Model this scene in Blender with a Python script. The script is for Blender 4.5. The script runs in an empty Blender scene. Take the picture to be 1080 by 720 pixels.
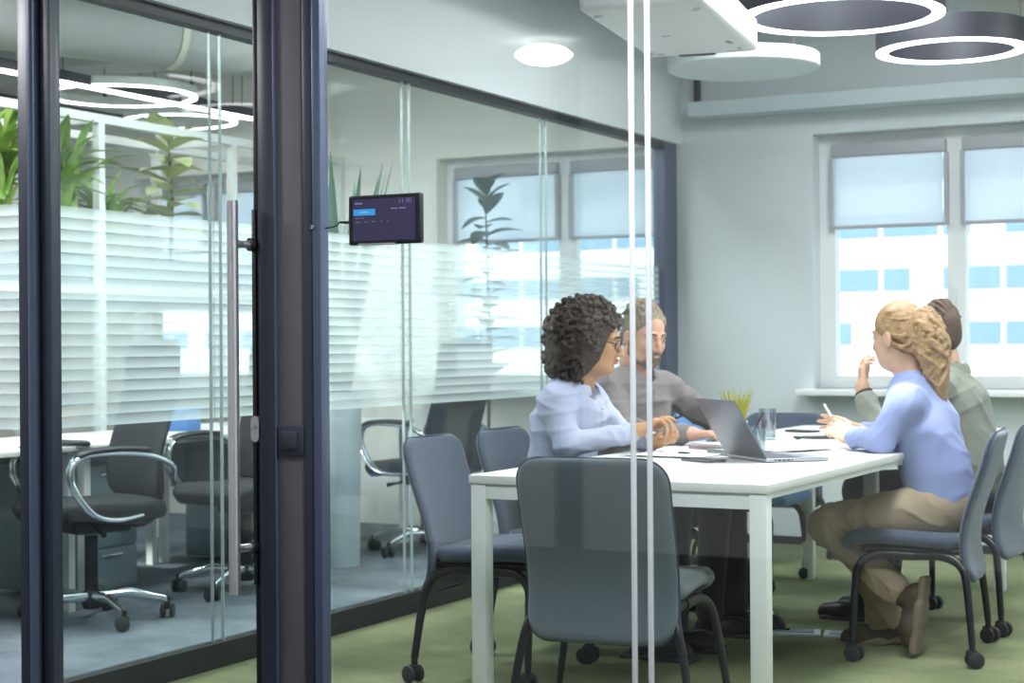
import bpy, bmesh, math, random
import numpy as np
from mathutils import Vector, Matrix
R = math.radians
PI = math.pi
rng = random.Random(7)
scene = bpy.context.scene
COL = scene.collection

# ------------------------------------------------------------------ materials
def nodes_of(name):
    m = bpy.data.materials.new(name); m.use_nodes = True
    nt = m.node_tree
    for n in list(nt.nodes): nt.nodes.remove(n)
    out = nt.nodes.new('ShaderNodeOutputMaterial')
    return m, nt, out

def pbr(name, color, rough=0.5, metal=0.0, spec=0.5, noise=None, bump=None, sheen=0.0, coat=0.0, emit=None, estr=0.0, trans=0.0):
    """principled surface; noise=(scale, amount, color2) mottles the colour, bump=(scale, strength, dist)"""
    m, nt, out = nodes_of(name)
    b = nt.nodes.new('ShaderNodeBsdfPrincipled')
    b.inputs['Base Color'].default_value = (*color, 1)
    b.inputs['Roughness'].default_value = rough
    b.inputs['Metallic'].default_value = metal
    b.inputs['Specular IOR Level'].default_value = spec
    b.inputs['Sheen Weight'].default_value = sheen
    b.inputs['Coat Weight'].default_value = coat
    if trans: b.inputs['Transmission Weight'].default_value = trans
    if emit:
        b.inputs['Emission Color'].default_value = (*emit, 1)
        b.inputs['Emission Strength'].default_value = estr
    tc = nt.nodes.new('ShaderNodeTexCoord')
    if noise:
        n = nt.nodes.new('ShaderNodeTexNoise'); n.inputs['Scale'].default_value = noise[0]; n.inputs['Detail'].default_value = 4
        nt.links.new(tc.outputs['Object'], n.inputs['Vector'])
        r = nt.nodes.new('ShaderNodeValToRGB'); r.color_ramp.elements[0].position = .5-noise[1]; r.color_ramp.elements[1].position = .5+noise[1]
        r.color_ramp.elements[0].color = (*color, 1); r.color_ramp.elements[1].color = (*noise[2], 1)
        nt.links.new(n.outputs['Fac'], r.inputs['Fac']); nt.links.new(r.outputs['Color'], b.inputs['Base Color'])
    if bump:
        n = nt.nodes.new('ShaderNodeTexNoise'); n.inputs['Scale'].default_value = bump[0]; n.inputs['Detail'].default_value = 3
        nt.links.new(tc.outputs['Object'], n.inputs['Vector'])
        bp = nt.nodes.new('ShaderNodeBump'); bp.inputs['Strength'].default_value = bump[1]; bp.inputs['Distance'].default_value = bump[2]
        nt.links.new(n.outputs['Fac'], bp.inputs['Height']); nt.links.new(bp.outputs['Normal'], b.inputs['Normal'])
    nt.links.new(b.outputs['BSDF'], out.inputs['Surface'])
    return m

def emitter(name, color, strength):
    m, nt, out = nodes_of(name)
    e = nt.nodes.new('ShaderNodeEmission'); e.inputs['Color'].default_value = (*color, 1); e.inputs['Strength'].default_value = strength
    nt.links.new(e.outputs[0], out.inputs['Surface'])
    return m

def math_node(nt, op, a, b=None):
    n = nt.nodes.new('ShaderNodeMath'); n.operation = op
    for i, v in enumerate((a, b)):
        if v is None: continue
        if isinstance(v, (int, float)): n.inputs[i].default_value = v
        else: nt.links.new(v, n.inputs[i])
    return n.outputs[0]

def schlick(nt, f0):
    g = nt.nodes.new('ShaderNodeNewGeometry')
    d = nt.nodes.new('ShaderNodeVectorMath'); d.operation = 'DOT_PRODUCT'
    nt.links.new(g.outputs['Incoming'], d.inputs[0]); nt.links.new(g.outputs['Normal'], d.inputs[1])
    c = math_node(nt, 'ABSOLUTE', d.outputs['Value'])
    q = math_node(nt, 'POWER', math_node(nt, 'SUBTRACT', 1.0, c), 5.0)
    return math_node(nt, 'ADD', math_node(nt, 'MULTIPLY', q, 1-f0), f0)

def glass(name, tint=(.95, .985, .98), f0=.04):
    """clear sheet glass: a surface that lets light straight through and mirrors by Fresnel"""
    m, nt, out = nodes_of(name)
    t = nt.nodes.new('ShaderNodeBsdfTransparent'); t.inputs[0].default_value = (*tint, 1)
    g = nt.nodes.new('ShaderNodeBsdfGlossy'); g.inputs['Roughness'].default_value = 0.0
    mx = nt.nodes.new('ShaderNodeMixShader')
    nt.links.new(schlick(nt, f0), mx.inputs[0]); nt.links.new(t.outputs[0], mx.inputs[1]); nt.links.new(g.outputs[0], mx.inputs[2])
    nt.links.new(mx.outputs[0], out.inputs['Surface'])
    return m

def frosted_bands(name, z0, z1, pitch, dens=.66):
    """window film: horizontal bands, each dense white at its top edge and fading to clear below"""
    m, nt, out = nodes_of(name)
    g = nt.nodes.new('ShaderNodeNewGeometry')
    s = nt.nodes.new('ShaderNodeSeparateXYZ'); nt.links.new(g.outputs['Position'], s.inputs[0])
    z = math_node(nt, 'DIVIDE', math_node(nt, 'SUBTRACT', s.outputs['Z'], z0), pitch)
    fr = math_node(nt, 'FRACT', z)
    a = math_node(nt, 'MULTIPLY', math_node(nt, 'POWER', math_node(nt, 'SUBTRACT', 1.0, fr), .75), dens)
    a = math_node(nt, 'ADD', a, .20)
    tr = nt.nodes.new('ShaderNodeBsdfTransparent')
    df = nt.nodes.new('ShaderNodeBsdfDiffuse'); df.inputs[0].default_value = (.80, .88, .88, 1)
    tl = nt.nodes.new('ShaderNodeBsdfTranslucent'); tl.inputs[0].default_value = (.88, .95, .95, 1)
    m2 = nt.nodes.new('ShaderNodeMixShader'); m2.inputs[0].default_value = .62
    nt.links.new(df.outputs[0], m2.inputs[1]); nt.links.new(tl.outputs[0], m2.inputs[2])
    mx = nt.nodes.new('ShaderNodeMixShader')
    nt.links.new(a, mx.inputs[0]); nt.links.new(tr.outputs[0], mx.inputs[1]); nt.links.new(m2.outputs[0], mx.inputs[2])
    nt.links.new(mx.outputs[0], out.inputs['Surface'])
    return m

def blind_fabric(name):
    m, nt, out = nodes_of(name)
    tr = nt.nodes.new('ShaderNodeBsdfTransparent'); tr.inputs[0].default_value = (.9, .95, 1, 1)
    df = nt.nodes.new('ShaderNodeBsdfDiffuse'); df.inputs[0].default_value = (.84, .88, .92, 1)
    tl = nt.nodes.new('ShaderNodeBsdfTranslucent'); tl.inputs[0].default_value = (.86, .90, .94, 1)
    m2 = nt.nodes.new('ShaderNodeMixShader'); m2.inputs[0].default_value = .6
    nt.links.new(df.outputs[0], m2.inputs[1]); nt.links.new(tl.outputs[0], m2.inputs[2])
    mx = nt.nodes.new('ShaderNodeMixShader'); mx.inputs[0].default_value = .74
    nt.links.new(tr.outputs[0], mx.inputs[1]); nt.links.new(m2.outputs[0], mx.inputs[2])
    nt.links.new(mx.outputs[0], out.inputs['Surface'])
    return m

def carpet(name, c1, c2, c3, scale=1.3):
    m, nt, out = nodes_of(name)
    b = nt.nodes.new('ShaderNodeBsdfPrincipled'); b.inputs['Roughness'].default_value = .95; b.inputs['Specular IOR Level'].default_value = .15
    g = nt.nodes.new('ShaderNodeNewGeometry')
    n1 = nt.nodes.new('ShaderNodeTexNoise'); n1.inputs['Scale'].default_value = scale; n1.inputs['Detail'].default_value = 5; n1.inputs['Roughness'].default_value = .6
    n2 = nt.nodes.new('ShaderNodeTexNoise'); n2.inputs['Scale'].default_value = 160; n2.inputs['Detail'].default_value = 2
    nt.links.new(g.outputs['Position'], n1.inputs['Vector']); nt.links.new(g.outputs['Position'], n2.inputs['Vector'])
    r = nt.nodes.new('ShaderNodeValToRGB')
    r.color_ramp.elements[0].position = .34; r.color_ramp.elements[0].color = (*c1, 1)
    r.color_ramp.elements[1].position = .66; r.color_ramp.elements[1].color = (*c3, 1)
    e = r.color_ramp.elements.new(.5); e.color = (*c2, 1)
    nt.links.new(n1.outputs['Fac'], r.inputs['Fac'])
    mx = nt.nodes.new('ShaderNodeMixRGB'); mx.blend_type = 'MULTIPLY'; mx.inputs[0].default_value = .35
    r2 = nt.nodes.new('ShaderNodeValToRGB'); r2.color_ramp.elements[0].position = .3; r2.color_ramp.elements[1].position = .6
    nt.links.new(n2.outputs['Fac'], r2.inputs['Fac'])
    nt.links.new(r.outputs['Color'], mx.inputs[1]); nt.links.new(r2.outputs['Color'], mx.inputs[2])
    nt.links.new(mx.outputs[0], b.inputs['Base Color'])
    bp = nt.nodes.new('ShaderNodeBump'); bp.inputs['Strength'].default_value = .5; bp.inputs['Distance'].default_value = .004
    nt.links.new(n2.outputs['Fac'], bp.inputs['Height']); nt.links.new(bp.outputs['Normal'], b.inputs['Normal'])
    nt.links.new(b.outputs[0], out.inputs['Surface'])
    return m

# ------------------------------------------------------------------ mesh helpers
class MB:
    """collects shapes and links them as one mesh object"""
    def __init__(s): s.bm = bmesh.new()
    def box(s, c, size, rz=0.0, M=None, bevel=0.0, seg=2):
        t = bmesh.new(); bmesh.ops.create_cube(t, size=1)
        bmesh.ops.scale(t, vec=size, verts=t.verts)
        if bevel > 0: bmesh.ops.bevel(t, geom=t.edges[:], offset=bevel, segments=seg, profile=.5, affect='EDGES')
        m = Matrix.Translation(c) @ Matrix.Rotation(rz, 4, 'Z')
        if M is not None: m = M @ m
        bmesh.ops.transform(t, matrix=m, verts=t.verts); s._join(t); return s
    def bounds(s, lo, hi, bevel=0.0):
        return s.box([(a+b)/2 for a, b in zip(lo, hi)], [abs(b-a) for a, b in zip(lo, hi)], bevel=bevel)
    def tube(s, pts, r, n=10, closed=False, flat=1.0, cap=True):
        """swept tube; r a number or one per point; flat squashes along the binormal"""
        P = [Vector(p) for p in pts]; N = len(P)
        rr = r if isinstance(r, (list, tuple)) else [r]*N
        bm = s.bm; rings = []; up = None
        for i, p in enumerate(P):
            if closed: t = P[(i+1) % N]-P[i-1]
            else: t = P[min(i+1, N-1)]-P[max(i-1, 0)]
            t.normalize()
            if up is None:
                a = Vector((0, 0, 1)) if abs(t.z) < .9 else Vector((1, 0, 0))
                up = (a - t*a.dot(t)).normalized()
            else:
                up = (up - t*up.dot(t)).normalized()
            bi = t.cross(up)
            rings.append([bm.verts.new(p + up*math.cos(2*PI*k/n)*rr[i] + bi*math.sin(2*PI*k/n)*rr[i]*flat) for k in range(n)])
        for i in range(N if closed else N-1):
            a, b = rings[i], rings[(i+1) % N]
            for k in range(n): bm.faces.new((a[k], a[(k+1) % n], b[(k+1) % n], b[k]))
        if cap and not closed:
            bm.faces.new(list(reversed(rings[0]))); bm.faces.new(rings[-1])
        return s
    def cyl(s, a, b, r, r2=None, n=20):
        return s.tube([a, b], [r, r if r2 is None else r2], n=n)
    def lathe(s, prof, c=(0, 0, 0), n=32, M=None, closed=False):
        bm = s.bm; rings = []
        for rad, z in prof:
            ring = []
            for k in range(n):
                v = Vector((rad*math.cos(2*PI*k/n), rad*math.sin(2*PI*k/n), z))
                v = (M @ v) if M is not None else v + Vector(c)
                ring.append(bm.verts.new(v))
            rings.append(ring)
        m = len(rings)
        for i in range(m if closed else m-1):
            a, b = rings[i], rings[(i+1) % m]
            for k in range(n):
                bm.faces.new((a[k], a[(k+1) % n], b[(k+1) % n], b[k]))
        if not closed:
            if prof[0][0] > 1e-5: bm.faces.new(list(reversed(rings[0])))
            if prof[-1][0] > 1e-5: bm.faces.new(rings[-1])
        bmesh.ops.remove_doubles(bm, verts=[v for r_ in rings for v in r_], dist=1e-6)
        return s
    def sphere(s, c, r, M=None, u=16, v=10):
        t = bmesh.new(); bmesh.ops.create_uvsphere(t, u_segments=u, v_segments=v, radius=1)
        rr = r if isinstance(r, (list, tuple)) else (r, r, r)
        m = Matrix.Translation(c) @ (M if M is not None else Matrix.Identity(4)) @ Matrix.Diagonal((*rr, 1))
        bmesh.ops.transform(t, matrix=m, verts=t.verts); s._join(t); return s
    def poly(s, pts, thick):
        """closed prism from a list of 3-D points, extruded by the vector thick"""
        th = Vector(thick)
        a = [s.bm.verts.new(Vector(p)) for p in pts]; b = [s.bm.verts.new(Vector(p)+th) for p in pts]
        n = len(a)
        s.bm.faces.new(list(reversed(a))); s.bm.faces.new(b)
        for i in range(n): s.bm.faces.new((a[i], a[(i+1) % n], b[(i+1) % n], b[i]))
        return s
    def grid(s, P, closed_u=False):
        """faces over a 2-D list of points"""
        V = [[s.bm.verts.new(Vector(p)) for p in row] for row in P]
        for i in range(len(V)-1):
            for j in range(len(V[0])-(0 if closed_u else 1)):
                s.bm.faces.new((V[i][j], V[i][(j+1) % len(V[0])], V[i+1][(j+1) % len(V[0])], V[i+1][j]))
        return V
    def _join(s, t):
        me = bpy.data.meshes.new('tmp'); t.to_mesh(me); t.free(); s.bm.from_mesh(me); bpy.data.meshes.remove(me)
    def build(s, name, mat, parent=None, smooth=True, angle=35):
        bm = s.bm
        bmesh.ops.recalc_face_normals(bm, faces=bm.faces[:])
        me = bpy.data.meshes.new(name)
        if smooth:
            for f in bm.faces: f.smooth = True
            ca = math.radians(angle)
            for e in bm.edges:
                if len(e.link_faces) == 2 and e.calc_face_angle(0) > ca: e.smooth = False
        bm.to_mesh(me); bm.free()
        o = bpy.data.objects.new(name, me); COL.objects.link(o)
        me.materials.append(mat)
        if parent is not None: o.parent = parent
        return o

def tag(o, label=None, cat=None, group=None, kind=None):
    if label: o['label'] = label
    if cat: o['category'] = cat
    if group: o['group'] = group
    if kind: o['kind'] = kind
    return o
def thing(name, label, cat, loc=(0, 0, 0), rz=0.0, group=None):
    o = bpy.data.objects.new(name, None); COL.objects.link(o); o.empty_display_size = .1
    o.location = loc; o.rotation_euler = (0, 0, rz)
    return tag(o, label, cat, group)
def setting(name, loc=(0, 0, 0)):
    o = bpy.data.objects.new(name, None); COL.objects.link(o); o.location = loc
    return tag(o, kind='structure')
def children(o): return [c for c in bpy.data.objects if c.parent == o]
def copy_tree(o, parent=None):
    c = o.copy(); COL.objects.link(c)
    if parent is not None: c.parent = parent
    for ch in children(o): copy_tree(ch, c)
    return c
def bez(p0, p1, p2, p3, n):
    out = []
    p0, p1, p2, p3 = map(Vector, (p0, p1, p2, p3))
    for i in range(n+1):
        t = i/n; out.append(p0*(1-t)**3+p1*3*t*(1-t)**2+p2*3*t*t*(1-t)+p3*t**3)
    return out
def catmull(pts, n=6):
    P = [Vector(p) for p in pts]; P = [P[0]*2-P[1]]+P+[P[-1]*2-P[-2]]
    out = []
    for i in range(1, len(P)-2):
        for k in range(n):
            t = k/n
            out.append(.5*((2*P[i])+(P[i+1]-P[i-1])*t+(2*P[i-1]-5*P[i]+4*P[i+1]-P[i+2])*t*t+(3*P[i]-P[i-1]-3*P[i+1]+P[i+2])*t**3))
    out.append(P[-2].copy()); return out

# materials
M = {}
M['wall'] = pbr('painted wall', (.66, .70, .71), .9, noise=(1.2, .3, (.64, .685, .70)))
M['wall_warm'] = pbr('warm white wall', (.93, .91, .83), .9)
M['corridor_wall'] = pbr('pale corridor wall', (.72, .72, .70), .8)
M['ceiling'] = pbr('grey ceiling', (.52, .54, .53), .95, noise=(2, .3, (.47, .49, .48)))
M['duct'] = pbr('beige duct', (.50, .49, .42), .6, noise=(3, .3, (.45, .44, .38)))
M['frame'] = pbr('dark navy frame', (.030, .036, .060), .38, .0, .5)
M['frame_face'] = pbr('grey brown post face', (.125, .112, .135), .5, bump=(300, .1, .001))
M['frame_blue'] = pbr('blue grey post edge', (.085, .105, .175), .35, .2)
M['partition'] = pbr('partition frame', (.012, .015, .018), .5)
M['white_frame'] = pbr('white window frame', (.86, .87, .87), .45)
M['grey_frame'] = pbr('grey blind cassette', (.42, .42, .45), .5)
M['glass'] = glass('sheet glass')
M['glass_front'] = glass('front glass', (.965, .985, .985), .042)
M['edge'] = pbr('polished glass joint', (.70, .72, .76), .25, 0, .6)
M['joint'] = pbr('clear joint strip', (.42, .50, .50), .2, 0, .6)
M['film'] = frosted_bands('frosted band film', .885, 1.59, .0372)
M['blind'] = blind_fabric('roller blind fabric')
M['green_carpet'] = carpet('green carpet', (.175, .20, .105), (.25, .275, .145), (.335, .345, .195), 1.6)
M['grey_carpet'] = carpet('grey carpet', (.115, .14, .165), (.165, .195, .225), (.225, .26, .295), 2.4)
M['white_lam'] = pbr('white laminate', (.74, .73, .70), .4)
M['white_metal'] = pbr('white powder coat', (.76, .78, .75), .45)
M['black'] = pbr('black plastic', (.012, .012, .015), .4)
M['black_metal'] = pbr('black metal', (.018, .018, .022), .35, .2)
M['rubber'] = pbr('dark rubber', (.03, .03, .033), .6)
M['chrome'] = pbr('chrome', (.84, .86, .90), .16, .95)
M['steel'] = pbr('brushed steel', (.74, .72, .76), .30, .9)
M['navy_fabric'] = pbr('navy grey fabric', (.058, .080, .125), .95, sheen=.3, noise=(350, .25, (.088, .112, .165)), bump=(500, .4, .002))
M['grey_fabric'] = pbr('slate fabric', (.098, .120, .138), .95, sheen=.3, noise=(350, .25, (.130, .155, .175)), bump=(500, .4, .002))
M['blue_fabric'] = pbr('bright blue fabric', (.07, .22, .50), .9, sheen=.3, bump=(500, .4, .002))
M['piping'] = pbr('seam piping', (.035, .05, .075), .8)
M['mesh_fabric'] = pbr('black mesh', (.015, .017, .02), .8, bump=(600, .6, .003))
M['lamp_white'] = emitter('lamp diffuser', (1, .97, .99), 7)
M['lamp_dark'] = pbr('anthracite lamp body', (.030, .030, .042), .5)
M['panel_white'] = pbr('acoustic felt', (.66, .72, .73), .95)
M['white_plastic'] = pbr('white plastic', (.82, .81, .82), .4)
M['grey_plastic'] = pbr('grey plastic', (.30, .30, .32), .5)
M['alu'] = pbr('aluminium', (.55, .56, .60), .35, .85)
M['alu_dark'] = pbr('space grey aluminium', (.20, .20, .23), .38, .75)
M['paper'] = pbr('paper', (.86, .86, .86), .8)
M['paper_pink'] = pbr('pink printed paper', (.80, .68, .66), .8, noise=(25, .12, (.88, .86, .86)))
M['clear'] = glass('tumbler glass', (.88, .93, .95), .12)
M['tumbler'] = glass('thick tumbler glass', (.84, .90, .93), .24)
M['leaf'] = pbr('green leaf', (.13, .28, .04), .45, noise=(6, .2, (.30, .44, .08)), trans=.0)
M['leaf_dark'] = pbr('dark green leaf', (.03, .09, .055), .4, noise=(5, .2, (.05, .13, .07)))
M['leaf_pale'] = pbr('yellow green leaf', (.60, .60, .30), .45, noise=(14, .12, (.36, .46, .18)))
M['leaf_grass'] = pbr('yellow grass', (.26, .30, .02), .5, noise=(20, .2, (.50, .46, .05)))
M['soil'] = pbr('soil', (.04, .03, .02), 1)
# ------------------------------------------------------------------ the rooms
FY = 3.95          # glass front of the meeting room
PX = -3.72         # glass partition towards the open office
BY = 9.2           # window wall
CZ = 3.05          # ceiling
XR, XL = 1.3, -9.2
def struct(name, mb, mat, parent=None, **kw):
    o = mb.build(name, mat, parent, smooth=False, **kw)
    if parent is None: tag(o, kind='structure')
    return o
struct('floor_corridor', MB().bounds((XL, -.9, -.05), (XR, FY-.02, 0)), pbr('dark corridor carpet', (.035, .037, .042), .95))
struct('floor', MB().bounds((PX, FY-.02, -.05), (XR, BY+.3, 0)), M['green_carpet'])
struct('floor_office', MB().bounds((XL, FY-.02, -.05), (PX, BY+.3, 0)), M['grey_carpet'])
struct('ceiling', MB().bounds((XL, FY-.05, CZ), (XR, BY+.3, CZ+.15)), M['ceiling'])
struct('ceiling_corridor', MB().bounds((XL, -.9, 2.7), (XR, FY+.02, 2.85)), M['ceiling'])
struct('wall_right', MB().bounds((XR, -.9, -.05), (XR+.12, BY+.3, CZ+.1)), M['wall'])
struct('wall_left', MB().bounds((XL-.12, -.9, -.05), (XL, BY+.3, CZ+.1)), M['wall_warm'])
# corridor wall behind the camera (seen mirrored in the glass): two panels with a dark gap
struct('wall_corridor', MB().bounds((XL, -.75, 0), (-4.16, -.6, 2.7)).bounds((-3.98, -.75, 0), (XR, -.6, 2.7)), M['corridor_wall'])
struct('trim_corridor', MB().bounds((-4.16, -.76, 0), (-3.98, -.66, 2.7)), M['frame'])

def wall_with_holes(x0, x1, holes, y0, y1, z1):
    mb = MB(); xs = x0
    for a, b, za, zb in holes:
        mb.bounds((xs, y0, 0), (a, y1, z1)); mb.bounds((a, y0, 0), (b, y1, za)); mb.bounds((a, y0, zb), (b, y1, z1)); xs = b
    mb.bounds((xs, y0, 0), (x1, y1, z1)); return mb
struct('wall_back', wall_with_holes(PX, XR, [(-2.87, -1.10, .88, 2.31)], BY, BY+.3, CZ), M['wall'])
struct('wall_back_office', wall_with_holes(XL, PX, [(-7.75, -6.55, .88, 2.31), (-5.31, -3.80, .88, 2.31)], BY, BY+.3, CZ), M['wall_warm'])
struct('baseboard_back', MB().bounds((PX+.03, BY-.014, 0), (XR, BY, .045)), M['partition'])
struct('trim_ledge', MB().bounds((-3.54, BY-.20, 2.43), (XR, BY, 2.515), bevel=.004), pbr('pale blue ledge', (.52, .60, .62), .6))
struct('trim_riser', MB().bounds((-3.56, BY-.05, 2.515), (-3.535, BY, CZ)), M['partition'])

def window(name, x0, x1, z0, z1, mulls, blinds, sill_x, blind_mat, zb=1.79):
    """white frame set back in the reveal, sashes, panes, sill board"""
    w = setting(name)
    y = BY+.13; f = MB()
    f.bounds((x0, y, z0), (x0+.09, y+.08, z1)).bounds((x1-.09, y, z0), (x1, y+.08, z1))
    f.bounds((x0+.09, y+.001, z1-.06), (x1-.09, y+.079, z1)).bounds((x0+.09, y+.001, z0), (x1-.09, y+.079, z0+.07))
    for a, b in mulls: f.bounds((a, y-.001, z0+.07), (b, y+.081, z1-.06))
    f.build('window_frame', M['white_frame'], w, smooth=False)
    edges = [x0+.09]+[q for m_ in mulls for q in m_]+[x1-.09]
    for i in range(0, len(edges), 2):
        MB().bounds((edges[i], y+.03, z0+.05), (edges[i+1], y+.05, z1-.05)).build('window_pane', M['glass'], w, smooth=False)
    if mulls:
        h = MB(); mx = sum(mulls[0])/2
        h.box((mx-.005, y-.012, 1.42), (.022, .02, .06), bevel=.003).box((mx-.005, y-.035, 1.38), (.016, .016, .12), bevel=.004)
        h.build('window_handle', M['white_plastic'], w)
    MB().bounds((sill_x[0], BY-.16, z0-.035), (sill_x[1], BY+.14, z0), bevel=.006).build('window_sill', M['white_frame'], w)
    return w
window('window_1', -2.87, -1.10, .88, 2.31, [(-2.15, -2.05)], 2, (-2.93, -1.04), None)
window('window_2', -5.31, -3.80, .88, 2.31, [(-4.52, -4.41)], 2, (-5.37, -3.76), None)
window('window_3', -7.75, -6.55, .88, 2.31, [(-7.2, -7.1)], 2, (-7.8, -6.5), None)

def blind(x0, x1, label, group='roller blinds', z0=1.79):
    t = thing('roller_blind', label, 'blind', ((x0+x1)/2, BY+.10, 2.22), group=group)
    w = x1-x0
    MB().box((0, 0, 0), (w, .06, .075), bevel=.01).build('cassette', M['grey_frame'], t)
    MB().bounds((-w/2+.02, -.004, z0-2.22), (w/2-.02, .0, -.02)).build('blind_fabric', M['blind'], t, smooth=False)
    MB().bounds((-w/2+.015, -.010, z0-2.235), (w/2-.015, .006, z0-2.215)).build('bottom_bar', M['grey_frame'], t)
    for q in (-1, 1): MB().bounds((q*w/2-.012, -.02, z0-2.23), (q*w/2+.012, .01, -.0385)).build('side_rail', M['grey_frame'], t, smooth=False)
blind(-2.79, -2.145, 'half-lowered roller blind on the window left of the white mullion, in the meeting room')
blind(-2.055, -1.18, 'half-lowered roller blind right of the white mullion, cut by the frame edge')
blind(-5.23, -4.51, 'half-lowered roller blind seen behind the leafy plant through the glass partition')
blind(-4.42, -3.86, 'half-lowered roller blind above the seated women and men, through the partition')
blind(-7.68, -7.2, 'roller blind at the far left office window behind the plants')
blind(-7.1, -6.62, 'roller blind at the far office window right of the plants')

# glass partition between meeting room and office: rails, end post, panes with banded film
pt = setting('wall_partition')
def ps(name, lo, hi, mat, smooth=False): return MB().bounds(lo, hi).build(name, mat, pt, smooth=smooth)
ps('bottom_rail', (PX-.03, FY+.03, 0), (PX+.03, BY, .088), M['partition'])
ps('top_rail', (PX-.03, FY+.03, 2.262), (PX+.03, BY, 2.30), M['partition'])
ps('end_post', (PX-.04, BY-.19, .08), (PX+.03, BY, 2.30), M['frame_blue'])
seams = [FY+.03, 4.86, 6.18, 7.5, BY-.19]
for i in range(4):
    ps('glass_pane', (PX-.005, seams[i]+(.03 if i else 0), .088), (PX+.005, seams[i+1]-(.03 if i < 3 else 0), 2.262), M['glass'])
for q in seams[1:-1]:
    ps('joint', (PX-.006, q-.03, .088), (PX+.006, q+.03, 2.262), M['glass'])
    for e in (-.03, .03): ps('joint_strip', (PX-.006, q+e-.002, .088), (PX+.006, q+e+.002, 2.262), M['joint'])
fl = MB()
for i in range(4): fl.grid([[(PX-.0075, seams[i]+.002, .885), (PX-.0075, seams[i+1]-.002, .885)], [(PX-.0075, seams[i]+.002, 1.59), (PX-.0075, seams[i+1]-.002, 1.59)]])
fl.build('frosted_film', M['film'], pt, smooth=False)
struct('wall_bulkhead', MB().bounds((PX-.06, FY+.03, 2.30), (PX+.06, BY, CZ)), M['wall'])

# front: dark mullion, glass door, wide post, two big butt-jointed panes
fr = setting('wall_front')
def fs(name, lo, hi, mat, bevel=.003, **k): return MB().bounds(lo, hi, bevel=bevel).build(name, mat, fr, **k)
fs('mullion', (-3.737, FY-.05, 0), (-3.662, FY+.02, 2.7), M['frame'])
MB().tube([(-3.676, FY-.052, 0), (-3.676, FY-.052, 2.7)], .015, n=16).build('mullion_highlight', M['frame_blue'], fr)  # lighter strip added as the shiny highlight on the dark mullion
fs('post_body', (-2.85, FY-.03, 0), (-2.66, FY+.002, 2.7), M['frame'])
fs('post_face', (-2.779, FY-.038, 0), (-2.688, FY-.03, 2.7), M['frame_face'], bevel=.001)
for a, b, y in ((-2.832, -2.784, FY-.045), (-2.686, -2.655, FY-.045)):
    fs('post_edge', (a, y, 0), (b, FY-.02, 2.7), M['frame'])
fs('post_flange', (-2.652, FY-.05, 0), (-2.624, FY-.008, 2.7), M['frame_blue'])
fs('post_bead', (-2.785, FY-.047, 0), (-2.780, FY-.03, 2.7), M['frame_blue'], bevel=.001)
fs('head_rail', (-3.7, FY-.04, 2.5), (XR, FY+.05, 2.7), M['frame'])
fs('glass_pane', (-2.62, FY-.006, 0), (-1.71, FY+.006, 2.5), M['glass_front'], bevel=0, smooth=False)
fs('glass_pane', (-1.66, FY-.006, 0), (-.45, FY+.006, 2.5), M['glass_front'], bevel=0, smooth=False)
fs('glass_pane', (-.44, FY-.006, 0), (XR, FY+.006, 2.5), M['glass_front'], bevel=0, smooth=False)
fs('glass_joint', (-1.705, FY-.005, 0), (-1.665, FY+.005, 2.5), M['glass_front'], bevel=0, smooth=False)
for x in (-1.7075, -1.6625):
    fs('joint_edge', (x-.0055, FY-.008, 0), (x+.0055, FY+.008, 2.5), M['edge'], bevel=.002)
fs('glass_pane', (XL, FY-.006, 0), (-3.79, FY+.006, 2.5), M['glass_front'], bevel=0, smooth=False)
ff = MB(); ff.grid([[(-6.5, FY+.008, .885), (-3.79, FY+.008, .885)], [(-6.5, FY+.008, 1.59), (-3.79, FY+.008, 1.59)]])
ff.build('frosted_film', M['film'], fr, smooth=False)

# door leaf
dr = setting('door_1', (-3.25, FY, 0))
def dd(name, lo, hi, mat, bevel=.002, **k):
    return MB().bounds([lo[0]+3.25, lo[1], lo[2]], [hi[0]+3.25, hi[1], hi[2]], bevel=bevel).build(name, mat, dr, **k)
dd('hinge_stile', (-3.655, -.04, .005), (-3.614, .004, 2.495), M['frame'])
dd('lock_stile', (-2.873, -.02, .005), (-2.853, .02, 2.495), M['black_metal'])
dd('glass_panel', (-3.614, -.005, .01), (-2.873, .005, 2.49), M['glass_front'], bevel=0, smooth=False)
hb = MB()
hb.tube([(.352, -.085, .44), (.352, -.085, 1.552)], .0165, n=24)
bar = hb.build('pull_handle', M['steel'], dr)
for z in (.568, 1.43):
    b = MB(); b.tube([(.352, -.085, z), (.357, -.068, z), (.362, -.052, z)], [.013, .012, .010], n=14)
    b.tube([(.362, -.052, z), (.376, -.018, z)], .011, n=14)
    b.build('bracket', M['steel'], bar)
    c = MB(); c.cyl((.372, -.034, z), (.378, -.018, z), .019); c.build('rosette', M['black_metal'], bar)
bp = dd('backing_plate', (-2.876, -.026, .46), (-2.862, -.018, 1.53), M['black'])
lk = MB(); lk.poly([(.386+.014*math.cos(a), -.032, .905+(.023 if math.sin(a) >= 0 else -.023)+.014*math.sin(a)) for a in np.linspace(0, 2*PI, 33)[:-1]], (0, .012, 0)); lock = lk.build('lock_plate', M['steel'], dr)
k = MB(); k.cyl((.386, -.037, .914), (.386, -.031, .914), .008); k.build('key_cylinder', M['chrome'], lock)

# light switch on the post
sw = thing('light_switch', 'dark square light switch on the wide dark door post', 'light switch', (-2.730, FY-.038, .876))
MB().box((0, -.005, 0), (.086, .010, .086), bevel=.003).build('switch_plate', M['frame'], sw)
MB().box((0, -.012, 0), (.050, .008, .050), bevel=.002).build('rocker', pbr('rocker', (.03, .034, .05), .4), sw)

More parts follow.
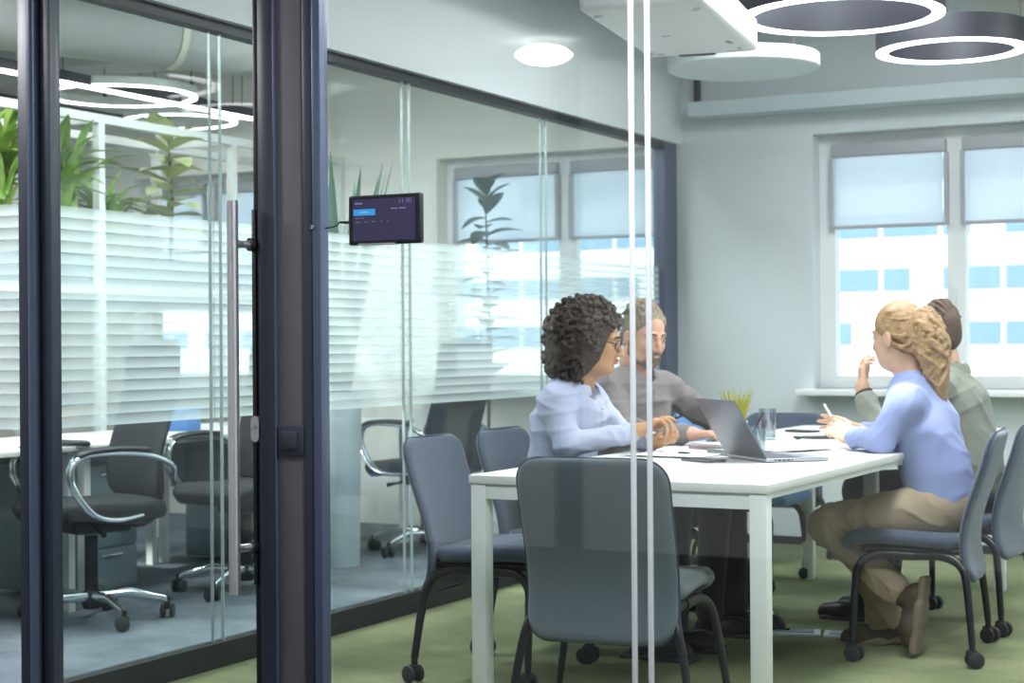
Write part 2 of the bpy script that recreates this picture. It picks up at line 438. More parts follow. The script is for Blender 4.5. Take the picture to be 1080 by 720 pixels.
# exterior: white facade across the street with bands of blue windows
ext = setting('exterior_facade', (0, 95, 0)); ext.rotation_euler = (0, 0, R(-6))
MB().bounds((-130, 0, -14), (60, 6, 45)).build('facade_wall', pbr('white facade', (.86, .86, .85), .7), ext, smooth=False)
fw = MB(); wins = pbr('blue facade glass', (.20, .31, .42), .25)
for r_ in range(-3, 12):
    for c_ in range(46):
        x = -120+c_*3.6
        fw.bounds((x, -.10, 1.0+r_*3.15), (x+(3.3 if (c_*7+r_*3) % 5 else 1.6), .05, 2.3+r_*3.15))
fw.build('facade_windows', wins, ext, smooth=False)
struct('exterior_ground', MB().bounds((-200, BY+.4, -14.2), (200, 140, -14)), pbr('asphalt', (.25, .25, .25), .9))
# ------------------------------------------------------------------ chairs and table
def pad(prof, hw, thick, rad, sag=0.0, nu=16, nv=28, axis='back'):
    """closed cushion swept along prof [(x,z)...]; rounded outline of half width hw, corner radius rad, edge-rounded thickness"""
    C = catmull([(p[0], 0, p[1]) for p in prof], 8)
    L = [0]
    for i in range(1, len(C)): L.append(L[-1]+(C[i]-C[i-1]).length)
    tot = L[-1]
    def at(s):
        s = min(max(s, 0), tot)
        for i in range(1, len(C)):
            if s <= L[i] or i == len(C)-1:
                f = (s-L[i-1])/max(L[i]-L[i-1], 1e-9); return C[i-1].lerp(C[i], f), (C[i]-C[i-1]).normalized()
    front, rear, rim_l, rim_r = [], [], [], []
    for j in range(nv+1):
        q = j/nv; s = tot*(.5-.5*math.cos(PI*q))
        p, t = at(s); nrm = Vector((-t.z, 0, t.x)) if axis == 'back' else Vector((-t.z, 0, t.x))
        d = min(s, tot-s)
        w = hw if d >= rad else hw-rad+math.sqrt(max(rad*rad-(rad-d)**2, 0))
        ef = min(1, math.sqrt(max(1-(1-min(d/.022, 1))**2, 0)))
        fr_, rr_ = [], []
        for i in range(nu+1):
            u = -math.cos(PI*i/nu)
            y = u*w
            du = (1-abs(u))*w
            tf = min(1, math.sqrt(max(1-(1-min(du/.022, 1))**2, 0)))*ef
            base = p+Vector((sag*(y/hw)**2, y, 0))
            fr_.append(base+nrm*thick*.5*tf); rr_.append(base-nrm*thick*.5*tf)
        front.append(fr_); rear.append(rr_)
        rim_l.append(front[-1][0].copy()); rim_r.append(front[-1][-1].copy())
    mb = MB(); mb.grid(front); mb.grid(rear)
    bmesh.ops.remove_doubles(mb.bm, verts=mb.bm.verts[:], dist=1e-5)
    outline = rim_l+list(reversed(rim_r))
    return mb, outline

def caster(parent, x, y, z=0.0, r=.029, rot=0.0):
    f = MB()
    f.tube([(x, y, .085+z), (x, y, .058+z)], .011, n=10)
    f.box((x, y, .048+z), (.042, .030, .030), rz=rot, bevel=.009)
    fk = f.build('caster', M['black'], parent)
    w = MB(); c, s_ = math.cos(rot), math.sin(rot)
    for q in (-1, 1):
        ax = Vector((-s_, c, 0)); ctr = Vector((x-.008*c, y-.008*s_, r+z))
        w.tube([ctr+ax*q*.012, ctr+ax*q*.016, ctr+ax*q*.026, ctr+ax*q*.028], [r*.9, r, r, r*.85], n=20)
    w.build('wheel', M['rubber'], fk)

def visitor_chair(label, loc, rz, fabric, group='padded visitor chairs'):
    t = thing('visitor_chair', label, 'chair', loc, rz, group)
    bprof = [(-.292, .818), (-.268, .72), (-.235, .62), (-.205, .53), (-.190, .45), (-.192, .37), (-.212, .285)]
    mb, ol = pad(bprof, .228, .030, .075, sag=.022)
    bk = mb.build('backrest', fabric, t, angle=60)
    MB().tube([p for i, p in enumerate(ol) if i == 0 or (p-ol[i-1]).length > .004], .0035, n=6, closed=True).build('piping', M['piping'], bk)
    sprof = [(-.158, .428), (-.09, .430), (.05, .438), (.17, .440), (.225, .424), (.245, .388)]
    mb, ol = pad(sprof, .232, .052, .06)
    st = mb.build('seat', fabric, t, angle=60)
    u = MB(); u.box((.01, 0, .392), (.36, .40, .022), bevel=.008); u.build('seat_pan', M['black'], t)
    for sy in (-1, 1):
        for front in (1, 0):
            if front: pts = [(.0, sy*.195, .376), (.13, sy*.205, .376), (.192, sy*.225, .338), (.205, sy*.245, .25), (.212, sy*.272, .082)]
            else: pts = [(.02, sy*.19, .376), (-.10, sy*.20, .376), (-.168, sy*.222, .338), (-.188, sy*.245, .25), (-.205, sy*.272, .082)]
            C = catmull(pts, 6); n = len(C)
            lg = MB(); lg.tube(C, [.019-.006*i/(n-1) for i in range(n)], n=12, flat=.85)
            l = lg.build('leg', M['black_metal'], t)
            caster(l, *C[-1][:2], rot=rng.uniform(-.6, .6))
    return t
NF, GF = M['navy_fabric'], M['grey_fabric']
CH = {}
CH['A'] = visitor_chair('empty navy visitor chair left of the white table, in front of the glass partition', (-2.745, 5.19, 0), R(4), NF)
CH['B'] = visitor_chair('navy visitor chair holding the curly-haired woman, behind the empty one', (-2.755, 5.74, 0), R(2), NF)
CH['C'] = visitor_chair('empty slate-grey visitor chair seen from behind at the near end of the table', (-2.03, 4.59, 0), R(96), GF)
CH['K'] = visitor_chair('navy visitor chair holding the bearded man in the brown-grey shirt', (-2.775, 6.37, 0), R(-8), NF)
CH['D'] = visitor_chair('empty blue visitor chair at the far left corner of the table', (-2.71, 7.60, 0), R(0), M['blue_fabric'])
CH['L'] = visitor_chair('visitor chair at the far table end, only its top edge showing past the tumbler', (-2.87, 8.42, 0), R(-90), NF)
CH['L'].scale = (1, 1, .93)
CH['E'] = visitor_chair('navy visitor chair holding the blonde woman in the blue shirt', (-1.53, 6.21, 0), R(186), NF)
CH['F'] = visitor_chair('navy visitor chair of the dark-haired man, cut off by the right picture edge', (-1.53, 6.92, 0), R(178), NF)

tb = thing('conference_table', 'long white laminate conference table on square white legs', 'table', (-2.035, 6.22, 0))
TX0, TX1, TY0, TY1, TZ = -.48, .48, -1.68, 1.68, .74
MB().bounds((TX0, TY0, TZ-.026), (TX1, TY1, TZ), bevel=.002).build('tabletop', M['white_lam'], tb)
ap = MB()
for y in (TY0+.008, TY1-.048): ap.bounds((TX0+.045, y, TZ-.072), (TX1-.045, y+.04, TZ-.026))
for x in (TX0+.008, TX1-.048): ap.bounds((x, TY0+.045, TZ-.044), (x+.04, TY1-.045, TZ-.026))
ap.build('apron', M['white_metal'], tb, smooth=False)
for x, y in ((TX0+.005, TY0+.005), (TX1-.055, TY0+.005), (TX0+.005, .275), (.205, .275), (TX0+.005, TY1-.055), (TX1-.055, TY1-.055)):
    MB().bounds((x, y, 0), (x+.05, y+.05, TZ-.026), bevel=.002).build('leg', M['white_metal'], tb)

# ------------------------------------------------------------------ things on the table
def on_table(name, label, cat, x, y, rz=0.0, z=TZ, group=None): return thing(name, label, cat, (x, y, z), rz, group)
# laptop: hinge along local y, base towards local +x
lp = on_table('laptop', 'open silver-grey laptop with its back to the camera on the white table', 'laptop', -1.95, 5.48, R(45))
MB().box((.115, 0, .008), (.235, .318, .012), bevel=.005).build('base', M['alu'], lp)
kb = MB(); kb.box((.085, 0, .0145), (.11, .275, .002))
kb.build('keyboard', M['alu_dark'], lp)
MB().box((.185, 0, .0143), (.062, .10, .0012)).build('trackpad', M['alu'], lp)
pr = MB()
for i, (q, w) in enumerate(((.03, .006), (.045, .012), (.062, .010), (.078, .012), (.092, .006))): pr.box((q, -.1592, .008), (w, .001, .005))
pr.build('ports', M['black'], lp)
tilt = R(-31)
Ml = Matrix.Translation((.0, 0, .012)) @ Matrix.Rotation(tilt, 4, 'Y')
ld = MB(); ld.box((0, 0, .115), (.006, .318, .228), M=Ml, bevel=.0028); lid = ld.build('lid', M['alu_dark'], lp)
sc_ = MB(); sc_.box((.0036, 0, .117), (.001, .300, .205), M=Ml); sc_.build('screen', pbr('dark screen', (.02, .03, .05), .15, emit=(.25, .35, .5), estr=.25), lid)
# potted grass
pg = on_table('potted_grass', 'small pot of yellow-green grass behind the open laptop', 'potted plant', -2.42, 6.68)
MB().lathe([(.0, 0), (.038, 0), (.048, .075), (.044, .075), (.040, .068), (0, .068)]).build('pot', M['white_plastic'], pg)
gb = MB()
for i in range(110):
    a = rng.uniform(0, 2*PI); r0 = rng.uniform(0, .036); h = rng.uniform(.085, .15); sp = rng.uniform(.01, .055)
    b = Vector((math.cos(a)*r0, math.sin(a)*r0, .066)); e = b+Vector((math.cos(a)*sp, math.sin(a)*sp, h))
    m_ = (b+e)/2+Vector((-math.cos(a)*sp*.25, -math.sin(a)*sp*.25, 0))
    gb.tube([b, m_, e], [.0028, .0024, .0004], n=5, flat=.5)
tag(gb.build('grass_blades', M['leaf_grass'], pg), kind='stuff')
# glass tumbler
tg = on_table('glass_tumbler', 'clear glass tumbler of water beside the potted grass', 'glass', -2.28, 6.67)
MB().lathe([(0, 0), (.032, 0), (.036, .128), (.033, .128), (.029, .012), (0, .012)], n=28).build('tumbler', M['tumbler'], tg)
MB().lathe([(0, .013), (.0288, .013), (.0315, .085), (0, .085)], n=28).build('water', glass('water', (.86, .92, .95), .03), tg)
tg2 = on_table('glass_tumbler', 'clear tumbler in front of the laptop lid, next to the notebook', 'glass', -1.99, 5.70)
MB().lathe([(0, 0), (.03, 0), (.034, .095), (.031, .095), (.027, .010), (0, .010)], n=28).build('tumbler', M['tumbler'], tg2)
# pen cup with pens
pc = on_table('pen_cup', 'clear cup holding a dark pen between laptop and grass', 'pen cup', -2.16, 6.12)
MB().lathe([(0, 0), (.034, 0), (.036, .085), (.033, .085), (.031, .006), (0, .006)], n=28).build('cup', M['clear'], pc)
pn = MB().cyl((-.018, 0, .008), (.045, .02, .135), .0045).build('pen', M['black'], None)
pn.location = (-2.16, 6.12, TZ); tag(pn, 'dark pen leaning in the clear cup behind the laptop', 'pen')
# papers
def sheet(x, y, rz, w, h, mat, label, z, group='paper sheets on the table', curl=.004):
    o = on_table('paper_sheet', label, 'paper', x, y, rz, TZ+z, group)
    mb = MB(); N = 8
    top = [[Vector((-w/2+w*i/N, -h/2+h*j/N, .0007+curl*max(0, (abs(i/N-.5)*2))**4)) for i in range(N+1)] for j in range(N+1)]
    mb.grid(top); mb.grid([[p-Vector((0, 0, .0006)) for p in row] for row in top])
    mb.build('sheet', mat, o, angle=80); return o
sheet(-2.36, 5.80, R(60), .21, .30, M['paper'], 'white sheet under the hands of the curly-haired woman', .0005)
sheet(-2.27, 5.58, R(84), .21, .30, M['paper'], 'white printed sheet left of the notebook stack', .002)
sheet(-1.87, 6.22, R(20), .30, .42, M['paper'], 'large white sheet under the hands of the blonde woman', .0005)
sheet(-1.98, 6.02, R(-30), .21, .30, M['paper_pink'], 'pink-tinted printed sheet beside the laptop keyboard', .003)
sheet(-2.02, 6.62, R(12), .21, .30, M['paper'], 'white sheet in the middle of the table behind the laptop', .0005)
sheet(-2.18, 7.02, R(-25), .21, .30, M['paper_pink'], 'pink printed sheet near the far end of the table', .0005)
sheet(-1.78, 6.85, R(5), .21, .30, M['paper'], 'white sheet in front of the man in the hazed green shirt', .0005)
sheet(-2.30, 7.42, R(40), .21, .30, M['paper'], 'white sheet at the far left of the table', .0005)
# notebooks stacked right of the woman's papers
def book(x, y, rz, z, w, h, t, cover, label):
    o = on_table('notebook', label, 'notebook', x, y, rz, TZ+z, 'notebooks on the table')
    c = MB(); c.bounds((-w/2, -h/2, 0), (w/2, h/2, .003)); c.bounds((-w/2, -h/2, t-.003), (w/2, h/2, t)); c.bounds((-w/2, -h/2, 0), (-w/2+.003, h/2, t))
    c.build('cover', cover, o, smooth=False)
    MB().bounds((-w/2+.003, -h/2+.003, .003), (w/2-.004, h/2-.003, t-.003)).build('pages', M['paper'], o, smooth=False)
pinkc = pbr('rose cover', (.45, .30, .30), .6); greyc = pbr('grey cover', (.32, .34, .38), .5)
book(-2.20, 5.93, R(70), 0, .15, .21, .016, pinkc, 'rose notebook at the bottom of the small stack by the man')
book(-2.20, 5.94, R(62), .016, .145, .20, .010, M['white_plastic'], 'white notebook on top of the rose one')
book(-2.06, 5.72, R(50), 0, .15, .21, .018, greyc, 'grey-blue notebook beside the back of the laptop')
# dark phone flat on the table, tablet, pens
ph = on_table('phone', 'dark phone lying flat in front of the laptop back', 'phone', -2.06, 5.36, R(60))
MB().box((0, 0, .005), (.078, .150, .008), bevel=.0035).build('phone_body', M['alu_dark'], ph)
MB().box((0, 0, .0094), (.070, .142, .0008)).build('phone_screen', pbr('phone glass', (.03, .03, .035), .2), ph)
ph2 = on_table('phone', 'black phone lying on papers near the far end of the table', 'phone', -2.32, 7.26, R(70), TZ+.001)
MB().box((0, 0, .005), (.072, .145, .008), bevel=.0035).build('phone_body', M['black'], ph2)
MB().box((0, 0, .0094), (.066, .137, .0008)).build('phone_screen', pbr('phone glass black', (.01, .01, .012), .2), ph2)
ph3 = on_table('folder', 'slim dark folder lying across the middle of the table', 'folder', -2.10, 6.78, R(-60), TZ+.0025)
MB().box((0, 0, .005), (.09, .19, .009), bevel=.003).build('folder_body', pbr('dark green cover', (.03, .05, .045), .6), ph3)
kr = on_table('key_ring', 'small bunch of silver keys on the table by the notebook stack', 'keys', -2.28, 5.68, 0, TZ+.004)
q = MB(); q.tube([(math.cos(a)*.016, math.sin(a)*.016, .002) for a in np.linspace(0, 2*PI, 16)[:-1]], .0018, n=6, closed=True)
q.build('ring', M['chrome'], kr)
q = MB(); q.box((.04, .004, .003), (.05, .008, .002), rz=.2); q.box((.022, .006, .003), (.02, .02, .0022), rz=.2); q.build('key', M['steel'], kr)
q = MB(); q.box((.03, -.02, .003), (.045, .018, .006), rz=-.4, bevel=.002); q.build('fob', M['black'], kr)
# ------------------------------------------------------------------ lamps, projector, acoustic disc
def ring_lamp(label, c, ro, wid, hgt, group, drop, body=None, cords=3):
    t = thing('ring_lamp', label, 'ring lamp', c, 0, group)
    ri = ro-wid
    MB().lathe([(ro, .004), (ro, hgt), (ri, hgt), (ri, .004)], n=72, closed=True).build('ring_body', body or M['lamp_dark'], t)
    MB().lathe([(ro-.002, -.004), (ro-.002, .004), (ri+.002, .004), (ri+.002, -.004)], n=72, closed=True).build('diffuser', M['lamp_white'], t, angle=70)
    for k in range(cords):
        a = 2*PI*k/cords+.4
        p = (math.cos(a)*(ro-wid/2), math.sin(a)*(ro-wid/2))
        s = MB(); s.tube([(*p, hgt), (*p, drop)], .003, n=6); s.cyl((*p, hgt), (*p, hgt+.02), .012, n=10)
        s.build('suspension_cord', M['black_metal'], t)
    return t
ring_lamp('large dark ring lamp with glowing underside next to the white projector', (-1.93, 6.58, 2.44), .405, .052, .13, 'ring lamps in the meeting room', CZ-2.44)
ring_lamp('smaller dark ring lamp with glowing underside in the upper right, nearer the window', (-1.75, 7.70, 2.455), .335, .055, .115, 'ring lamps in the meeting room', CZ-2.455)
ad = thing('acoustic_disc', 'round pale grey acoustic panel hanging below the projector', 'acoustic panel', (-2.74, 7.70, 2.45))
MB().lathe([(0, 0), (.355, 0), (.362, .006), (.362, .062), (.355, .068), (0, .068)], n=64).build('disc', M['panel_white'], ad)
for k in range(3):
    a = 2*PI*k/3
    s = MB(); s.tube([(math.cos(a)*.25, math.sin(a)*.25, .06), (math.cos(a)*.25, math.sin(a)*.25, CZ-2.453)], .002, n=6); s.build('suspension_wire', M['steel'], ad)

pj = thing('projector', 'white ceiling projector hanging above the conference table', 'projector', (-2.26, 5.62, 2.245), R(9))
MB().box((0, 0, .07), (.43, .98, .13), bevel=.02, seg=3).build('housing', M['white_plastic'], pj)
MB().box((0, 0, .137), (.36, .60, .02), bevel=.006).build('top_plate', M['white_plastic'], pj)
MB().cyl((0, 0, .14), (0, 0, CZ-2.245), .035).build('ceiling_pole', M['white_metal'], pj)
MB().cyl((0, 0, CZ-2.275), (0, 0, CZ-2.245), .09).build('ceiling_plate', M['white_metal'], pj)
v = MB()
v.box((-.02, .478, .020), (.15, .05, .035), bevel=.01); v.build('lens_recess', M['black'], pj)
v = MB(); v.cyl((.0, .47, .03), (.0, .50, .03), .028); v.build('lens', M['black'], pj)
v = MB()
for x, y, w, h in ((-.15, .42, .03, .012), (.12, .44, .035, .01), (-.04, .05, .03, .008), (.15, .25, .02, .055)): v.box((x, y, .0045), (w, h, .002))
v.build('vent_slots', M['grey_plastic'], pj)
for x in (-.17, .17):
    for y in (-.4, .38): MB().cyl((x, y, -.006), (x, y, .01), .014).build('foot', M['white_plastic'], pj)
v = MB(); v.box((-.214, -.10, .075), (.006, .03, .02)); v.build('socket', M['black'], pj)

# corridor ceiling lamp: mirrored in the front glass
cl = thing('ceiling_lamp', 'round white glowing ceiling lamp mirrored in the glass above the partition', 'ceiling lamp', (-3.85, .12, 2.7))
MB().lathe([(.06, 0), (.06, -.03), (0.05, -.03), (.05, 0)], n=40, closed=True).build('lamp_rim', M['white_metal'], cl)
MB().lathe([(0, -.122), (.07, -.117), (.115, -.102), (.142, -.081), (.148, -.070), (.142, -.059), (.115, -.040), (.07, -.026), (0, -.022)], n=40).build('diffuser', emitter('corridor lamp', (1, 1, 1), 34), cl)

# unseen ceiling panels added as fill light for both rooms and the corridor
def fill_panel(x, y, w, d, energy, label, group, z=CZ, col=(.94, .98, 1.0)):
    t = thing('fill_light_panel', label, 'ceiling lamp', (x, y, z), 0, group)
    f = MB()
    for sx in (-1, 1): f.bounds((sx*w/2-.015, -d/2-.015, -.035), (sx*w/2+.015, d/2+.015, 0)); f.bounds((-w/2, sx*d/2-.015, -.035), (w/2, sx*d/2+.015, 0))
    f.build('fill_panel_frame', M['white_metal'], t, smooth=False)
    MB().bounds((-w/2+.015, -d/2+.015, -.02), (w/2-.015, d/2-.015, -.004)).build('diffuser', emitter('fill panel diffuser', col, 2.0), t, smooth=False)
    l = bpy.data.lights.new('fill_light', 'AREA'); l.shape = 'RECTANGLE'; l.size = w-.06; l.size_y = d-.06; l.energy = energy; l.color = col
    o = bpy.data.objects.new('fill_light', l); COL.objects.link(o); o.parent = t; o.location = (0, 0, -.03)
FILL = dict(meet=58, office=56, corr=85)  # energies of the added fill panels
fill_panel(-1.2, 5.2, .6, 1.2, FILL['meet'], 'added fill light panel on the ceiling over the near end of the table', 'added fill light panels')
fill_panel(-1.9, 7.0, .6, 1.2, FILL['meet'], 'added fill light panel on the ceiling over the far half of the table', 'added fill light panels')
fill_panel(.55, 7.6, .6, 1.2, FILL['meet'], 'added fill light panel on the ceiling near the window', 'added fill light panels')
for x, y in ((-4.3, 5.0), (-4.45, 7.2), (-5.7, 5.0)):
    fill_panel(x, y, .6, 1.2, FILL['office'], 'added fill light panel on the open office ceiling', 'added office fill light panels')
for x in (-5.2, -.9): fill_panel(x, 3.0, 1.2, .6, FILL['corr'], 'added fill light panel on the corridor ceiling', 'added corridor fill light panels', z=2.7)

# ducts and pipes under the ceiling
d = thing('ventilation_duct', 'beige ventilation duct under the ceiling in the upper right corner', 'duct', (-1.15, 8.1, 2.86))
MB().box((0, 0, 0), (1.1, .5, .30), bevel=.02).build('duct_body', M['duct'], d)
f = MB()
for x in (-.35, .1): f.box((x, 0, 0), (.03, .53, .33), bevel=.004)
f.build('duct_flange', M['duct'], d)
MB().tube(catmull([(-.5, -.3, -.05), (-.2, -.32, -.12), (.2, -.3, -.08), (.55, -.34, -.12)], 6), .018, n=8).build('pipe', pbr('copper grey pipe', (.45, .42, .36), .5), d)
d = thing('ventilation_duct', 'beige ceiling duct standing in for a glass reflection left of the projector', 'duct', (-3.20, 6.2, 2.91))  # beige reflection in the front glass, built here as a duct
MB().box((0, 0, 0), (.42, 4.4, .24), bevel=.015).build('duct_body', M['duct'], d)
f = MB()
for y in (-1.4, 0, 1.4): f.box((0, y, 0), (.45, .03, .27), bevel=.004)
f.build('duct_flange', M['duct'], d)

# ------------------------------------------------------------------ room booking tablet on the glass
tx = thing('booking_tablet', 'small dark room-booking tablet fixed to the front glass beside the post', 'tablet', (-2.428, FY-.012, 1.484), 0)
tw, th = .232, .136
MB().box((0, -.010, 0), (tw, .020, th), bevel=.006, seg=3).build('tablet_body', M['black'], tx)
MB().box((0, -.0205, .0), (tw-.008, .0015, th-.010)).build('bezel', pbr('bezel', (.010, .010, .016), .25), tx)
MB().box((0, -.0215, .0), (tw-.034, .0012, th-.022)).build('screen', pbr('tablet screen', (.012, .010, .03), .3, emit=(.040, .034, .085), estr=.55), tx)
MB().box((-.062, -.0225, .021), (.070, .0012, .017)).build('blue_button', pbr('blue button', (.02, .2, .5), .4, emit=(.03, .26, .55), estr=.55), tx)
MB().box((-.025, -.0105, -.066), (.12, .019, .006), bevel=.002).build('silver_edge', M['steel'], tx)
MB().box((0, .0035, 0), (.08, .006, .08), bevel=.002).build('glass_mount', M['black'], tx)
tm = emitter('screen text', (.40, .36, .80), .55); tm2 = emitter('screen text dim', (.30, .27, .55), .45)
c_ = bpy.data.curves.new('clock_digits', 'FONT'); c_.body = '11:40'; c_.size = .0195; c_.extrude = .0002; c_.offset = -.0004
o_ = bpy.data.objects.new('clock_digits', c_); COL.objects.link(o_)
bpy.context.view_layer.update()
me_ = bpy.data.meshes.new_from_object(o_.evaluated_get(bpy.context.evaluated_depsgraph_get())); bpy.data.objects.remove(o_)
me_.materials.clear(); me_.materials.append(tm)
o_ = bpy.data.objects.new('clock_digits', me_); COL.objects.link(o_); o_.parent = tx; o_.location = (.046, -.0226, .0415); o_.rotation_euler = (PI/2, 0, 0)
def marks(name, z, h, runs, mat, y=-.0226):
    """rows of small unreadable screen writing"""
    mb = MB()
    for x0, x1 in runs:
        x = x0
        while x < x1:
            w_ = min(rng.uniform(.0012, .0030), x1-x); mb.box((x+w_/2, y, z+rng.uniform(-.0003, .0003)), (w_, .0008, h*rng.uniform(.7, 1.1))); x += w_+.0007
    mb.build(name, mat, tx, smooth=False)
marks('room_line', .0455, .0040, [(-.092, -.068)], tm)
marks('button_line', .021, .0032, [(-.076, -.048)], emitter('button line', (.35, .75, 1), .7), -.0236)
marks('date_line', .0285, .0030, [(.024, .044), (.050, .070)], tm)
marks('caption_line', .0055, .0028, [(-.092, -.078), (-.074, -.062)], tm2)
marks('option_line', -.0055, .0030, [(-.090, -.074), (-.062, -.052), (-.038, -.028), (-.010, -.006), (.012, .018)], tm2)
cb = MB(); cb.tube(catmull([(-.112, -.008, -.004), (-.135, -.008, -.003), (-.150, -.010, -.001), (-.160, -.010, -.010), (-.185, -.012, -.016), (-.205, -.014, -.016), (-.226, -.045, -.014)], 5), .0022, n=8)
cb.tube([(-.114, -.008, -.004), (-.132, -.008, -.003), (-.148, -.009, -.002)], [.0042, .0038, .003], n=8)
cb.build('power_cable', M['black'], tx)
gm = MB(); gm.cyl((-.222, -.042, -.014), (-.222, -.036, -.014), .0055); gm.build('cable_grommet', M['steel'], tx)

# ------------------------------------------------------------------ things under the table
sp = thing('cable_spine', 'black segmented cable spine standing under the table', 'cable spine', (-2.33, 6.70, 0))
path = catmull([(0, 0, .03), (.012, 0, .20), (-.004, 0, .40), (-.014, 0, .55), (-.02, 0, .69)], 4)
for i in range(len(path)-1):
    p = (path[i]+path[i+1])/2
    MB().box(p, (.062, .046, (path[i+1]-path[i]).length*.8), bevel=.008).build('segment', M['black'], sp)
MB().tube(path, .008, n=8).build('cable', M['rubber'], sp)
MB().lathe([(0, 0), (.06, 0), (.058, .02), (.03, .03), (0, .03)], n=24).build('base_weight', M['steel'], sp)
bg = thing('bag', 'black bag lying on the carpet under the table', 'bag', (-2.58, 6.82, 0), R(15))
bb = MB(); bb.box((0, 0, .115), (.34, .20, .23), bevel=.06, seg=4)
bb.build('bag_body', pbr('black nylon', (.02, .022, .03), .7, bump=(14, .9, .03)), bg)
MB().tube(catmull([(-.09, 0, .215), (-.07, .01, .29), (.0, .015, .32), (.07, .01, .29), (.09, 0, .215)], 6), .009, n=8).build('handle', M['black'], bg)
MB().tube([(-.15, -.085, .19), (0, -.105, .195), (.15, -.085, .19)], .004, n=6).build('zip', M['steel'], bg)
for (x, y, rz, lab) in ((-2.07, 6.36, .3, 'open floor socket box with white lid under the table by the cable spine'), (-1.86, 6.40, .2, 'open floor socket box nearer the legs of the blonde woman, under the table')):
    fb = thing('floor_socket', lab, 'floor socket', (x, y, 0), rz, 'floor socket boxes')
    MB().box((0, 0, .006), (.20, .12, .012), bevel=.003).build('socket_frame', M['white_plastic'], fb)
    MB().box((0, 0, .0135), (.15, .075, .003)).build('socket_insert', pbr('blue grey insert', (.25, .35, .55), .4), fb)
cw = MB(); cw.tube(catmull([(-2.32, 6.62, .008), (-2.36, 6.50, .008), (-2.30, 6.40, .008), (-2.20, 6.38, .008), (-2.09, 6.36, .018)], 8), .005, n=8)
tag(cw.build('power_cord', M['black'], None), 'black cord on the carpet between cable spine and floor socket', 'cord')
# ------------------------------------------------------------------ open office behind the partition
def office_chair(label, loc, rz):
    t = thing('office_chair', label, 'office chair', loc, rz, 'office chairs')
    hub = MB(); hub.lathe([(0, .055), (.035, .055), (.045, .09), (.032, .13), (0, .13)], n=20); hub.build('base_hub', M['black'], t)
    for k in range(5):
        a = 2*PI*k/5+.3; c, s = math.cos(a), math.sin(a)
        l = MB(); l.tube([(c*.03, s*.03, .105), (c*.16, s*.16, .115), (c*.29, s*.29, .082), (c*.32, s*.32, .066)], [.024, .019, .015, .012], n=10, flat=.8)
        leg = l.build('base_arm', M['chrome'], t); caster(leg, c*.315, s*.315, rot=a+1.2)
    MB().cyl((0, 0, .11), (0, 0, .36), .028).build('gas_column', M['black_metal'], t)
    MB().cyl((0, 0, .22), (0, 0, .40), .016).build('piston', M['chrome'], t)
    mech = MB(); mech.box((-.02, 0, .405), (.26, .17, .07), bevel=.02); mech.tube([(.02, .08, .40), (.05, .2, .39), (.06, .25, .385)], [.008, .008, .013], n=8)
    mech.build('mechanism', M['black'], t)
    mb, ol = pad([(-.25, .475), (-.1, .465), (.1, .472), (.2, .470), (.25, .435)], .25, .075, .08)
    mb.build('seat', M['mesh_fabric'], t, angle=60)
    bp_ = [(-.33, 1.16), (-.325, 1.02), (-.29, .85), (-.245, .70), (-.235, .58), (-.25, .50)]
    mb, ol = pad(bp_, .235, .024, .07, sag=.045)
    bk = mb.build('backrest', M['mesh_fabric'], t, angle=60)
    MB().tube([p for i, p in enumerate(ol) if i == 0 or (p-ol[i-1]).length > .004], .010, n=8, closed=True).build('back_frame', M['black_metal'], bk)
    MB().tube(catmull([(-.10, 0, .40), (-.25, 0, .40), (-.31, 0, .50), (-.31, 0, .68)], 6), .016, n=8, flat=1.8).build('back_stem', M['black_metal'], t)
    for sy in (-1, 1):
        y = sy*.29
        a = MB()
        for dy in (-.016, .016):
            a.tube(catmull([(-.13, sy*.235, .455), (.02, y*.98, .445), (.13, y+dy, .48), (.215, y+dy, .60), (.20, y+dy, .69), (.10, y+dy, .715), (-.10, y+dy, .705), (-.22, y+dy*.5, .66), (-.262, sy*.24, .60)], 7), .0095, n=8)
        am = a.build('armrest', M['chrome'], t)
        q, _ = pad([(-.13, .722), (0, .73), (.14, .722), (.20, .70)], .03, .028, .028)
        p = q.build('arm_pad', M['black'], am); p.location = (0, y, 0)
    return t
oc1 = office_chair('black office chair with chrome loop arms behind the left part of the door glass', (-4.80, 5.42, 0), R(246))
office_chair('black office chair partly hidden by the door pull handle', (-4.72, 6.38, 0), R(262))
office_chair('black office chair with chrome arms behind the empty navy visitor chair', (-4.72, 8.03, 0), R(172))
office_chair('black office chair at the edge of the picture left of the dark mullion', (-6.05, 5.2, 0), R(-20))
M['desk_top'] = pbr('pale desk top', (.74, .73, .70), .4)
M['cab'] = pbr('blue grey cabinet', (.24, .31, .34), .5)
